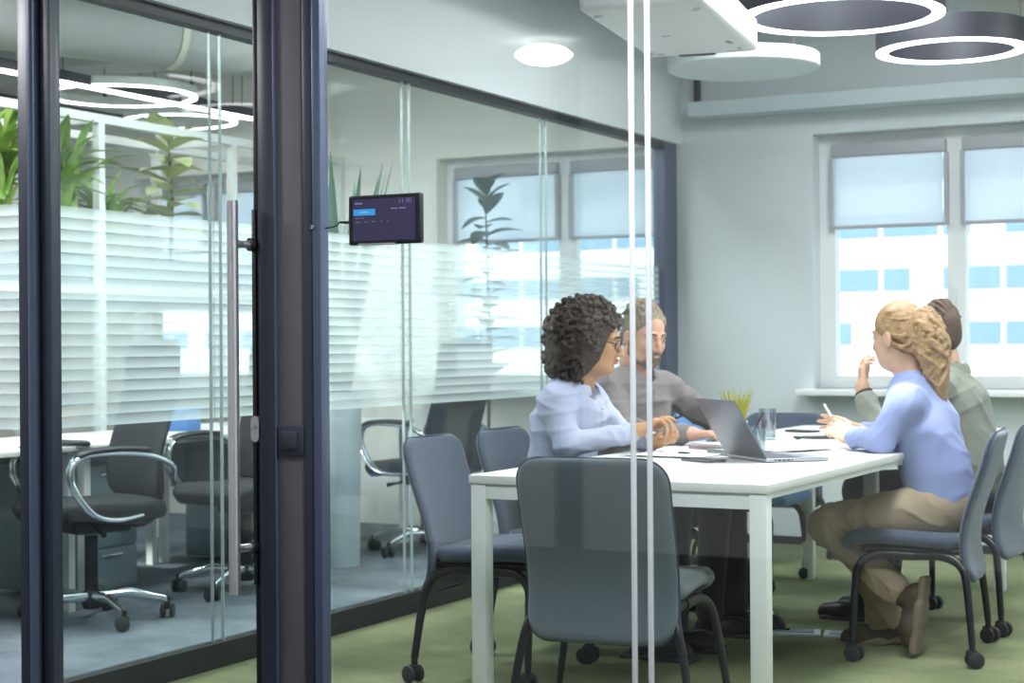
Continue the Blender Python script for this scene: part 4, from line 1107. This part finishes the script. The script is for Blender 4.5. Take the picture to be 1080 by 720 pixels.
# ---- 1: curly-haired woman ------------------------------------------------
def woman_curly():
    J = dict(pelvis=V(-2.80, 5.75, .53), waist=V(-2.785, 5.75, .66), chest=V(-2.755, 5.745, .83), neck=V(-2.715, 5.745, .975), head_base=V(-2.675, 5.75, 1.065),
             shR=V(-2.725, 5.585, .925), shL=V(-2.735, 5.905, .925), hipR=V(-2.76, 5.66, .53), hipL=V(-2.76, 5.84, .53),
             kneeR=V(-2.36, 5.65, .51), kneeL=V(-2.36, 5.85, .51), ankR=V(-2.40, 5.65, .09), ankL=V(-2.37, 5.87, .09))
    armR = (J['shR'], V(-2.655, 5.545, .775), V(-2.450, 5.685, .815)); armL = (J['shL'], V(-2.62, 5.935, .79), V(-2.425, 5.80, .775))
    hc = V(-2.645, 5.755, 1.150); hf = unit(V(.95, .20, -.16)); up = V(.14, .02, 1)
    F = Field((-3.0, 5.35, 0.02), (-2.1, 6.15, 1.33), .005)
    torso_skin(F, J); legs_skin(F, J); arm_skin(F, armR); arm_skin(F, armL)
    F.chain([J['neck'], J['head_base'], hc+V(-.01, 0, -.02)], [.046, .045, .05], .03)
    P, A = head(F, hc, hf, up, True, ear=False)
    tips = hand(F, armR[2], V(.74, .34, .46), V(.35, .1, -1), V(.1, 1, .5), curl=(.32, .45, .62, .8), thumb=(.95, .10, .30), sc=.95)
    hand(F, armL[2]+V(.01, -.01, 0), V(.75, -.45, .10), V(-.1, .05, 1), V(.2, -1, .2), curl=(.7, .8, .9, 1.0), thumb=(.8, .3, .3), sc=.92)
    body = F.mesh('person', SK1); tag(body, 'woman with big dark curly hair, glasses and pale lilac shirt sitting at the table', 'person')
    face_parts(body, P, A, (.05, .025, .015), (.03, .02, .015), (.42, .12, .09))
    sh = cloth('pale lilac shirt', (.37, .40, .55), (.44, .47, .61))
    F = Field((-3.0, 5.35, .48), (-2.35, 6.15, 1.08), .006)
    shirt_torso(F, J, (.150, .135, .160, .135), (.105, .10, .118, .085))
    sleeve(F, armR, (.060, .050, .036), cut=.03); sleeve(F, armL, (.060, .050, .036), cut=.03)
    F.wrinkle(.009, 75, 3, (.35, .1, 1))
    F.chain([J['neck']+V(-.03, 0, -.04), J['head_base']], [.050, .058], .01, 'sub'); F.ell(J['neck']+V(.06, 0, .02), (.04, .045, .07), None, .02, 'sub')
    shirt = F.mesh('shirt', sh, body)
    collar('collar', sh, shirt, J['neck']+V(.002, 0, -.012), V(1, .05, 0), V(.3, 0, 1), (.060, .060), .036, .5)
    b = MB()
    for z, x in ((.90, .065), (.83, .085), (.76, .088)): b.sphere(V(-2.715+x+.045, 5.745, z), .006, None, 8, 6)
    b.build('button', M['white_plastic'], shirt)
    # hair: a ball of tight curls, open at the face
    F = Field(hc-.27, hc+.27, .0042); r_ = random.Random(11)
    f, s, u = A
    cen = hc-f*.040+u*.012
    F.ell(cen, (.125, .138, .135), A, .01)
    F.ell(cen-f*.035-u*.075, (.105, .135, .105), A, .03)
    for i in range(1900):
        a, z = r_.uniform(0, 2*PI), r_.uniform(-1, 1); q = math.sqrt(1-z*z); d = V(*(f*math.cos(a)*q+s*math.sin(a)*q+u*z))
        c = cen-u*(.05 if z < 0 else 0)*abs(z)*1.5+d*r_.uniform(.122, .158)*(1.02 if z < 0 else 1)
        if np.dot(c-hc, f) > .050 and np.dot(c-hc, u) < .075: continue
        if np.dot(c-hc, u) < -.155 or (np.dot(c-hc, u) < -.03 and np.dot(c-hc, f) > .0): continue
        F.ell(c, tuple(r_.uniform(.006, .0125) for _ in range(3)), None, .004)
    F.ell(hc+f*.130-u*.03, (.118, .090, .104), A, .010, 'sub')
    F.ell(hc+f*.07-u*.13, (.085, .065, .09), A, .010, 'sub')
    ce, cr = hc+f*.130-u*.03, (.118, .090, .104)
    for i in range(5200):
        a, z = r_.uniform(0, 2*PI), r_.uniform(-.95, 1); q = math.sqrt(1-z*z); d = V(*(f*math.cos(a)*q+s*math.sin(a)*q+u*z))
        c = cen+d*r_.uniform(.070, .150)-u*(.05 if z < 0 else 0)*abs(z)
        e = math.sqrt(sum((np.dot(c-ce, ax)/cr[j])**2 for j, ax in enumerate(A)))
        if not 1.0 < e < 1.22 or np.dot(c-hc, u) < -.12 or (np.dot(c-hc, u) < -.03 and np.dot(c-hc, f) > .02) or np.dot(c-hc, f) > .085 or (np.dot(c-hc, f) > .025 and np.dot(c-hc, u) < .045): continue
        F.ell(c, tuple(r_.uniform(.006, .011) for _ in range(3)), None, .004)
    hm = pbr('dark brown curly hair', (.020, .012, .007), .6, noise=(60, .25, (.070, .043, .024)), bump=(130, 1.0, .01))
    F.mesh('hair', hm, body)
    g = MB()
    for q in (-1, 1):
        ring = [P(.106-.012*abs(math.cos(t))*(1 if math.cos(t)*q > 0 else .2), q*.031+math.cos(t)*.024, -.002+math.sin(t)*.021) for t in np.linspace(0, 2*PI, 25)[:-1]]
        g.tube(ring, .0019, n=6, closed=True)
        g.tube([P(.094, q*.056, .006), P(.05, q*.073, .010), P(-.01, q*.080, .008)], .0019, n=6)
    g.tube([P(.106, -.008, .004), P(.109, 0, .007), P(.106, .008, .004)], .0018, n=6)
    gl = g.build('glasses', M['black'], body)
    for q in (-1, 1):
        l = MB(); l.tube([P(.1035, q*.031, -.002), P(.1050, q*.031, -.002)], [.022, .022], n=20); l.build('lens', M['clear'], gl)
    F = Field((-3.0, 5.5, 0), (-2.2, 6.0, .75), .007); trousers(F, J, (.082, .062, .048)); F.wrinkle(.004, 40, 5); F.mesh('trousers', cloth('dark trousers', (.025, .027, .035), (.035, .037, .045)), body)
    for q in 'RL': shoe(body, J['ank'+q], V(1, 0, 0), M['black'], M['rubber'], .25)
    return body, tips
W1, W1T = woman_curly()
pm = (W1T[0]+W1T[4])/2; pd = unit(V(.75, .30, .35))
pen = MB().cyl(pm-pd*.05, pm+pd*.055, .0042).cyl(pm+pd*.055, pm+pd*.066, .003, .0008).build('pen', M['black'])
tag(pen, 'dark pen held in the fingers of the curly-haired woman', 'pen')

# ---- 2: bearded man ---------------------------------------------------------
def man_bearded():
    J = dict(pelvis=V(-2.83, 6.38, .53), waist=V(-2.815, 6.38, .68), chest=V(-2.775, 6.375, .86), neck=V(-2.755, 6.38, 1.0), head_base=V(-2.745, 6.375, 1.075),
             shR=V(-2.80, 6.185, .955), shL=V(-2.69, 6.545, .955), hipR=V(-2.78, 6.29, .53), hipL=V(-2.78, 6.44, .53),
             kneeR=V(-2.34, 6.22, .53), kneeL=V(-2.34, 6.385, .53), ankR=V(-2.37, 6.22, .09), ankL=V(-2.33, 6.39, .09))
    armR = (J['shR'], V(-2.69, 6.125, .79), V(-2.44, 6.185, .785)); armL = (J['shL'], V(-2.46, 6.62, .80), V(-2.36, 6.34, .785))
    hc = V(-2.705, 6.375, 1.172); hf = unit(V(.84, -.46, -.26)); up = V(.18, -.08, 1)
    F = Field((-3.05, 5.95, .02), (-2.02, 6.80, 1.34), .005)
    torso_skin(F, J); legs_skin(F, J); arm_skin(F, armR); arm_skin(F, armL)
    F.chain([J['neck'], J['head_base'], hc+V(-.01, 0, -.02)], [.055, .055, .055], .03)
    P, A = head(F, hc, hf, up)
    hand(F, armL[2], V(.72, -.40, .10), V(.1, 0, -1), V(.4, .9, 0), curl=(.5, .6, .6, .6), thumb=(.8, .3, .35))
    hand(F, armR[2], V(.95, .1, .02), V(0, 0, -1), V(0, 1, 0), curl=(.35, .4, .4, .45), thumb=(.7, .6, .1))
    body = F.mesh('person', SK2); tag(body, 'smiling bearded man in a brown-grey shirt sitting behind the curly-haired woman', 'person')
    face_parts(body, P, A, (.06, .06, .05), (.12, .08, .05), (.45, .18, .15))
    t = MB(); t.sphere(P(.1025, 0, -.0615), (.003, .014, .0028), Matrix([list(A[0]), list(A[1]), list(A[2])]).transposed().to_4x4(), 10, 6); t.build('teeth', pbr('teeth', (.75, .73, .70), .3), body)
    sh = cloth('brown grey shirt', (.155, .135, .132), (.195, .172, .165))
    F = Field((-3.05, 5.95, .48), (-2.3, 6.80, 1.10), .006)
    shirt_torso(F, J, (.165, .165, .190, .165), (.125, .12, .130, .095), (.93, -.28, 0))
    sleeve(F, armR, (.066, .054, .040), cut=.025); sleeve(F, armL, (.066, .054, .040), cut=.03)
    F.wrinkle(.010, 70, 8, (.5, .3, 1))
    F.chain([J['neck']+V(-.02, 0, -.03), J['head_base']], [.060, .068], .01, 'sub'); F.ell(J['neck']+V(.06, -.02, .02), (.04, .045, .07), None, .02, 'sub')
    shirt = F.mesh('shirt', sh, body)
    collar('collar', sh, shirt, J['neck']+V(.0, 0, -.008), V(.93, -.3, 0), V(.2, -.05, 1), (.070, .070), .036, .45)
    b = MB()
    for t_ in (0, .33, .66, 1): b.sphere(V(-2.655, 6.345, .93)*(1-t_)+V(-2.66, 6.34, .70)*t_+V(.012, -.004, 0), .006, None, 8, 6)
    b.build('button', M['grey_plastic'], shirt)
    f, s, u = A
    F = Field(hc-.2, hc+.2, .004); r_ = random.Random(5)
    F.ell(P(-.017, 0, .040), (.097, .079, .087), A, .01)
    F.ell(P(-.07, 0, -.02), (.045, .062, .055), A, .02)
    for q in (-1, 1): F.ell(P(.005, q*.074, .015), (.026, .009, .042), A, .01)
    F.ell(P(.110, 0, .012), (.062, .080, .070), A, .022, 'sub')
    F.ell(P(.045, 0, -.065), (.085, .105, .062), A, .01, 'sub')
    for q in (-1, 1): F.ell(P(-.004, q*.085, -.012), (.026, .018, .034), A, .006, 'sub')
    for i in range(60):
        y = r_.uniform(-.066, .066); k_ = (y/.07)**2; h_ = r_.uniform(-.004, .006); x0 = r_.uniform(-.02, .072)-.03*k_; dy = r_.uniform(-.012, .012)
        z0 = .126-.5*max(0, x0-.015)-3.2*max(0, x0-.015)**2*3-.046*k_
        pts = catmull_np([P(x0, y, z0-.008), P(x0-.022, y+dy*.5, z0+.016+h_), P(max(x0-.050, -.062), y*.97+dy, min(z0+.014, .132)+h_*.5-.02*k_), P(max(x0-.085, -.088), y*.93+dy*.5, .100-.036*k_)])
        F.chain(pts, [.003+.0050*math.sin(PI*(.15+.85*q/(len(pts)-1))) for q in range(len(pts))], .003)
    F.mesh('hair', pbr('grey blond hair', (.16, .115, .078), .7, noise=(70, .25, (.34, .27, .20)), bump=(160, .9, .006)), body)
    F = Field(hc-.2, hc+.2, .004)
    F.ell(P(.050, 0, -.096), (.042, .046, .034), A, .02)
    for q in (-1, 1): F.chain([P(.048, q*.044, -.088), P(.018, q*.064, -.062), P(.004, q*.073, -.02)], [.020, .015, .008], .02)
    F.chain([P(.090, -.026, -.052), P(.102, 0, -.046), P(.090, .026, -.052)], [.006, .008, .006], .008)
    for q in (-1, 1): F.cap(P(.088, q*.026, -.052), P(.076, q*.030, -.085), .007, .012, .012)
    F.ell(P(.105, 0, -.062), (.018, .019, .0085), A, .005, 'sub')
    F.mesh('beard', pbr('grey brown beard', (.17, .115, .08), .8, noise=(80, .25, (.28, .21, .16)), bump=(200, .9, .005)), body)
    F = Field((-3.05, 6.1, 0), (-2.2, 6.7, .78), .007); trousers(F, J, (.09, .07, .055)); F.wrinkle(.004, 40, 6); F.mesh('trousers', cloth('charcoal trousers', (.022, .024, .03), (.032, .034, .04)), body)
    for q in 'RL': shoe(body, J['ank'+q], V(1, 0, 0), M['black'], M['rubber'], .28)
    return body
M1 = man_bearded()

# ---- 3: blonde woman ---------------------------------------------------------
def woman_blonde():
    J = dict(pelvis=V(-1.455, 6.20, .545), waist=V(-1.475, 6.20, .67), chest=V(-1.525, 6.195, .83), neck=V(-1.560, 6.20, .985), head_base=V(-1.585, 6.205, 1.065),
             shR=V(-1.565, 6.36, .925), shL=V(-1.545, 6.035, .925), hipR=V(-1.50, 6.29, .535), hipL=V(-1.50, 6.11, .535),
             kneeR=V(-1.83, 6.30, .462), kneeL=V(-1.845, 6.07, .462), ankR=V(-1.70, 6.30, .11), ankL=V(-1.615, 6.10, .245))
    armL = (J['shL'], V(-1.625, 6.0, .785), V(-1.775, 6.13, .790)); armR = (J['shR'], V(-1.68, 6.43, .79), V(-1.785, 6.28, .800))
    hc = V(-1.612, 6.205, 1.160); hf = unit(V(-.93, .40, -.10)); up = V(-.10, .02, 1)
    F = Field((-2.05, 5.82, .02), (-1.15, 6.62, 1.32), .005)
    torso_skin(F, J); legs_skin(F, J); arm_skin(F, armR); arm_skin(F, armL)
    F.chain([J['neck'], J['head_base'], hc+V(.01, 0, -.02)], [.046, .045, .05], .03)
    P, A = head(F, hc, hf, up, True)
    hand(F, armL[2], V(-.72, .30, .32), V(-.2, .8, -.35), V(-.2, .2, 1), curl=(.75, .95, 1.0, 1.0), thumb=(.8, .35, .3), sc=.93)
    hand(F, armR[2], V(-.85, -.05, .22), V(-.1, -.6, -.5), V(0, -.3, 1), curl=(.12, .2, .28, .40), thumb=(.7, .55, .2), spread=.30, sc=.93)
    body = F.mesh('person', SK3); tag(body, 'blonde woman with a long wavy ponytail in blue shirt and beige trousers', 'person')
    face_parts(body, P, A, (.08, .12, .15), (.30, .20, .10), (.50, .20, .17))
    sh = cloth('periwinkle shirt', (.26, .31, .58), (.31, .36, .63))
    F = Field((-2.0, 5.82, .50), (-1.15, 6.62, 1.08), .006)
    shirt_torso(F, J, (.150, .140, .155, .135), (.115, .105, .115, .085), (-1, 0, 0))
    sleeve(F, armR, (.058, .048, .035), cut=.03); sleeve(F, armL, (.060, .050, .036), cut=.03)
    F.wrinkle(.0065, 62, 13, (-.7, .3, 1))
    F.chain([J['neck']+V(.03, 0, -.04), J['head_base']], [.048, .056], .01, 'sub')
    shirt = F.mesh('shirt', sh, body)
    collar('collar', sh, shirt, J['neck']+V(.002, 0, -.012), V(-1, .05, 0), V(-.25, 0, 1), (.056, .056), .030, .5)
    f, s, u = A; r_ = random.Random(21)
    hm = pbr('golden blonde hair', (.33, .180, .080), .5, noise=(42, .22, (.54, .34, .18)), bump=(90, .8, .008))
    F = Field(hc-.2, hc+.2, .0045)
    F.ell(P(-.014, 0, .042), (.100, .082, .090), A, .01); F.ell(P(-.065, 0, .01), (.052, .068, .075), A, .02)
    for i in range(26):
        y = -.075+.15*i/25; a0 = P(.075-abs(y)*.5, y*.95, .075-abs(y)*.55); a1 = P(-.085, y*.25, .085)
        m_ = (a0+a1)/2+u*(.045-abs(y)*.2)+s*y*.35; F.chain([a0, m_, a1], [.006, .009, .008], .008)
    F.ell(P(.105, 0, -.015), (.062, .085, .085), A, .012, 'sub'); F.ell(P(.045, 0, -.075), (.07, .105, .055), A, .012, 'sub')
    for q in (-1, 1): F.ell(P(-.002, q*.086, -.014), (.022, .018, .030), A, .005, 'sub')
    hair = F.mesh('hair', hm, body)
    # ponytail: wavy locks from the crown down over the shoulder blade
    tie = P(-.082, 0, .060)
    F = Field(V(-1.72, 5.98, .84), V(-1.28, 6.42, 1.34), .0045)
    end = V(-1.450, 6.170, .915)
    def spine(t):
        return tie*(1-t)**3+3*t*(1-t)**2*(tie+V(.062, -.012, -.012))+3*t*t*(1-t)*V(-1.478, 6.175, 1.10)+t**3*end
    def wid(t): return .050*math.sin(PI*min(1, .16+.80*t))**.75+.010
    F.chain([spine(k/14) for k in range(15)], [wid(k/14)*.80 for k in range(15)], .02)
    for i in range(150):
        ph = r_.uniform(0, 6.28); a0 = r_.uniform(0, 2*PI); rr = r_.uniform(.72, 1.05); t0 = r_.uniform(0, .55); t1 = min(1, t0+r_.uniform(.3, .6)); tw = r_.uniform(-.8, .8); pts = []
        for k in range(10):
            t = t0+(t1-t0)*k/9; c = spine(t); tg = unit(spine(min(t+.02, 1))-spine(max(t-.02, 0))); n1 = unit(np.cross(tg, V(0, 1, 0))); n2 = np.cross(tg, n1)
            an = a0+tw*t+.55*math.sin(15*t+ph); w_ = wid(t)*rr*(1+.10*math.sin(24*t+ph*2))
            pts.append(c+(n1*math.cos(an)+n2*math.sin(an))*w_)
        F.chain(pts, [.0035, .006, .0072, .0078, .0078, .0075, .007, .006, .0045, .002], .004)
    for i in range(26):
        y = r_.uniform(-.075, .075); z0 = r_.uniform(-.07, .06); a1 = P(-.045-.04*math.cos(y*14), y, z0); pts = [P(.01, y*1.05, z0*.8+.03), a1, a1*.45+tie*.55-f*.022, tie]
        F.chain(catmull_np(pts), [.006]*len(catmull_np(pts)), .006)
    F.mesh('ponytail', hm, body)
    b = MB(); b.tube([tie+V(.0, .022*math.cos(t), .022*math.sin(t)) for t in np.linspace(0, 2*PI, 18)[:-1]], .006, n=7, closed=True); b.build('hair_tie', pbr('hair tie', (.45, .28, .12), .7), body)
    tr = cloth('beige trousers', (.38, .285, .20), (.45, .345, .25), 9)
    F = Field((-2.05, 5.9, .05), (-1.22, 6.5, .80), .006)
    trousers(F, J, (.092, .072, .055)); F.cap(J['pelvis'], J['waist'], .115, .100, .04)
    F.cap(J['ankL']+unit(J['kneeL']-J['ankL'])*.05, J['ankL'], .058, .062, .02); F.cap(J['ankR']+V(0, 0, .06), J['ankR'], .06, .066, .02)
    F.wrinkle(.012, 75, 19, (1, .1, .5)); F.halfspace(J['waist']+V(0, 0, .02), (0, 0, 1))
    F.mesh('trousers', tr, body)
    up_ = pbr('brown suede', (.085, .060, .042), .8); so = pbr('tan sole', (.20, .155, .115), .7)
    shoe(body, J['ankL']+V(.03, -.01, -.03), unit(V(-.12, -.05, -.95)), up_, so, .25, (.95, -.1, -.12))
    shoe(body, J['ankR']+V(0, 0, -.01), V(-.85, 0, -.15), up_, so, .25)
    return body
W2 = woman_blonde()
pen2 = MB().cyl((-1.865, 6.225, .842), (-1.91, 6.245, .905), .0045).build('pen', M['white_plastic'])
tag(pen2, 'white pen sticking up from the hands of the blonde woman', 'pen')

# ---- 4: man by the window ------------------------------------------------------
def man_window():
    J = dict(pelvis=V(-1.50, 6.92, .54), waist=V(-1.52, 6.92, .68), chest=V(-1.565, 6.92, .87), neck=V(-1.60, 6.92, 1.015), head_base=V(-1.62, 6.92, 1.085),
             shR=V(-1.62, 7.11, .955), shL=V(-1.595, 6.73, .955), hipR=V(-1.50, 7.01, .53), hipL=V(-1.50, 6.83, .53),
             kneeR=V(-1.93, 7.02, .53), kneeL=V(-1.93, 6.80, .53), ankR=V(-1.88, 7.02, .09), ankL=V(-1.90, 6.80, .09))
    armL = (J['shL'], V(-1.83, 6.72, .785), V(-1.905, 6.76, .945)); armR = (J['shR'], V(-1.70, 7.18, .79), V(-1.90, 7.06, .785))
    hc = V(-1.645, 6.92, 1.165); hf = unit(V(-.90, .42, -.05)); up = V(-.05, .02, 1)
    F = Field((-2.25, 6.5, .02), (-1.15, 7.35, 1.34), .005)
    torso_skin(F, J); legs_skin(F, J); arm_skin(F, armR); arm_skin(F, armL)
    F.chain([J['neck'], J['head_base'], hc+V(.01, 0, -.02)], [.055, .055, .055], .03)
    P, A = head(F, hc, hf, up)
    hand(F, armL[2], V(-.06, .08, 1), V(.75, .35, .1), V(.3, 1, .2), curl=(.45, .75, .85, .95), thumb=(.8, .35, .4), sc=.98)
    hand(F, armR[2], V(-.95, -.2, .02), V(0, 0, -1), V(0, -1, 0), curl=(.3, .35, .4, .4))
    body = F.mesh('person', SK3); tag(body, 'dark-haired man with a raised hand sitting behind the blonde woman by the window', 'person')
    face_parts(body, P, A, (.05, .04, .03), (.06, .04, .03), (.5, .22, .18))
    sh = cloth('hazed green shirt', (.215, .222, .185), (.26, .262, .22))  # dark green paled with the haze of the front glass, put into the colour
    F = Field((-2.05, 6.5, .48), (-1.15, 7.35, 1.12), .006)
    shirt_torso(F, J, (.165, .165, .190, .165), (.125, .12, .125, .090), (-1, 0, 0))
    sleeve(F, armR, (.064, .054, .040), cut=.03); sleeve(F, armL, (.064, .054, .040), cut=.045)
    F.wrinkle(.009, 65, 14, (-.2, .3, 1)); F.chain([J['neck']+V(.03, 0, -.03), J['head_base']], [.058, .066], .01, 'sub')
    shirt = F.mesh('shirt', sh, body)
    collar('collar', sh, shirt, J['neck']+V(.0, 0, -.008), V(-1, 0, 0), V(-.25, 0, 1), (.068, .068), .036, .45)
    f, s, u = A; r_ = random.Random(9)
    F = Field(hc-.2, hc+.2, .0045)
    F.ell(P(-.016, 0, .041), (.098, .079, .087), A, .01); F.ell(P(-.06, 0, -.005), (.052, .064, .062), A, .02)
    F.ell(P(.108, 0, .008), (.060, .080, .070), A, .022, 'sub'); F.ell(P(.045, 0, -.070), (.085, .105, .058), A, .01, 'sub')
    for q in (-1, 1): F.ell(P(-.004, q*.085, -.012), (.026, .018, .034), A, .006, 'sub')
    for i in range(60):
        y = r_.uniform(-.066, .066); k_ = (y/.07)**2; h_ = r_.uniform(-.004, .006); x0 = r_.uniform(-.02, .072)-.03*k_; dy = r_.uniform(-.012, .012)
        z0 = .126-.5*max(0, x0-.015)-3.2*max(0, x0-.015)**2*3-.046*k_
        pts = catmull_np([P(x0, y, z0-.008), P(x0-.022, y+dy*.5, z0+.010+h_), P(max(x0-.050, -.062), y*.97+dy, min(z0+.008, .132)+h_*.5-.02*k_), P(max(x0-.085, -.088), y*.93+dy*.5, .100-.036*k_)])
        F.chain(pts, [.003+.0050*math.sin(PI*(.15+.85*q/(len(pts)-1))) for q in range(len(pts))], .003)
    F.mesh('hair', pbr('dark brown hair', (.075, .042, .03), .65, noise=(60, .25, (.13, .08, .055)), bump=(160, .9, .006)), body)
    b = MB(); w = armL[2]; dv = unit(w-armL[1])
    side = unit(np.cross(dv, V(0, 0, 1))); nn = np.cross(dv, side)
    b.tube([w-dv*.012+side*.031*math.cos(t)+nn*.031*math.sin(t) for t in np.linspace(0, 2*PI, 20)[:-1]], .006, n=8, closed=True)
    br = b.build('wristband', pbr('dark wristband', (.06, .055, .05), .6), body)
    F = Field((-2.2, 6.6, 0), (-1.2, 7.25, .78), .007); trousers(F, J, (.09, .07, .055)); F.wrinkle(.004, 40, 6); F.mesh('trousers', cloth('dark blue trousers', (.025, .03, .045), (.035, .04, .055)), body)
    for q in 'RL': shoe(body, J['ank'+q], V(-1, 0, 0), M['black'], M['rubber'], .28)
    return body
M2 = man_window()
# ------------------------------------------------------------------ camera, sky, render look
cam = bpy.data.cameras.new('camera'); co = bpy.data.objects.new('camera', cam); COL.objects.link(co)
cam.sensor_width = 36; cam.lens = 1778.2/1080*36; cam.clip_end = 500; cam.clip_start = .05
yaw, pitch, roll = R(27.474), R(.1034), R(-.4028)
fw_ = Vector((-math.sin(yaw)*math.cos(pitch), math.cos(yaw)*math.cos(pitch), math.sin(pitch)))
rt = Vector((math.cos(yaw), math.sin(yaw), 0)); upv = rt.cross(fw_)
r2 = rt*math.cos(roll)+upv*math.sin(roll); u2 = -rt*math.sin(roll)+upv*math.cos(roll)
Mx = Matrix((r2, u2, -fw_)).transposed().to_4x4(); Mx.translation = Vector((0, 0, 1.14))
co.matrix_world = Mx
cam.dof.use_dof = True; cam.dof.focus_distance = 5.0; cam.dof.aperture_fstop = 4.5
scene.camera = co
w = bpy.data.worlds.new('sky'); scene.world = w; w.use_nodes = True
bgn = w.node_tree.nodes['Background']; bgn.inputs['Color'].default_value = (.80, .90, 1.0, 1); bgn.inputs['Strength'].default_value = 2.6
sun = bpy.data.lights.new('sun', 'SUN'); sun.energy = 5.0; sun.angle = R(1); sun.color = (1, .97, .92)
so_ = bpy.data.objects.new('sun', sun); COL.objects.link(so_); so_.rotation_euler = (R(48), 0, R(-22))
vs = scene.view_settings
scene.display_settings.display_device = 'sRGB'
vs.view_transform = 'Standard'; vs.look = 'None'; vs.exposure = 0.14; vs.gamma = 1.0; vs.use_curve_mapping = False
cy = scene.cycles
cy.use_denoising = True; cy.max_bounces = 10; cy.diffuse_bounces = 4; cy.glossy_bounces = 5; cy.transparent_max_bounces = 40
cy.transmission_bounces = 8; cy.caustics_reflective = False; cy.caustics_refractive = False; cy.sample_clamp_indirect = 8
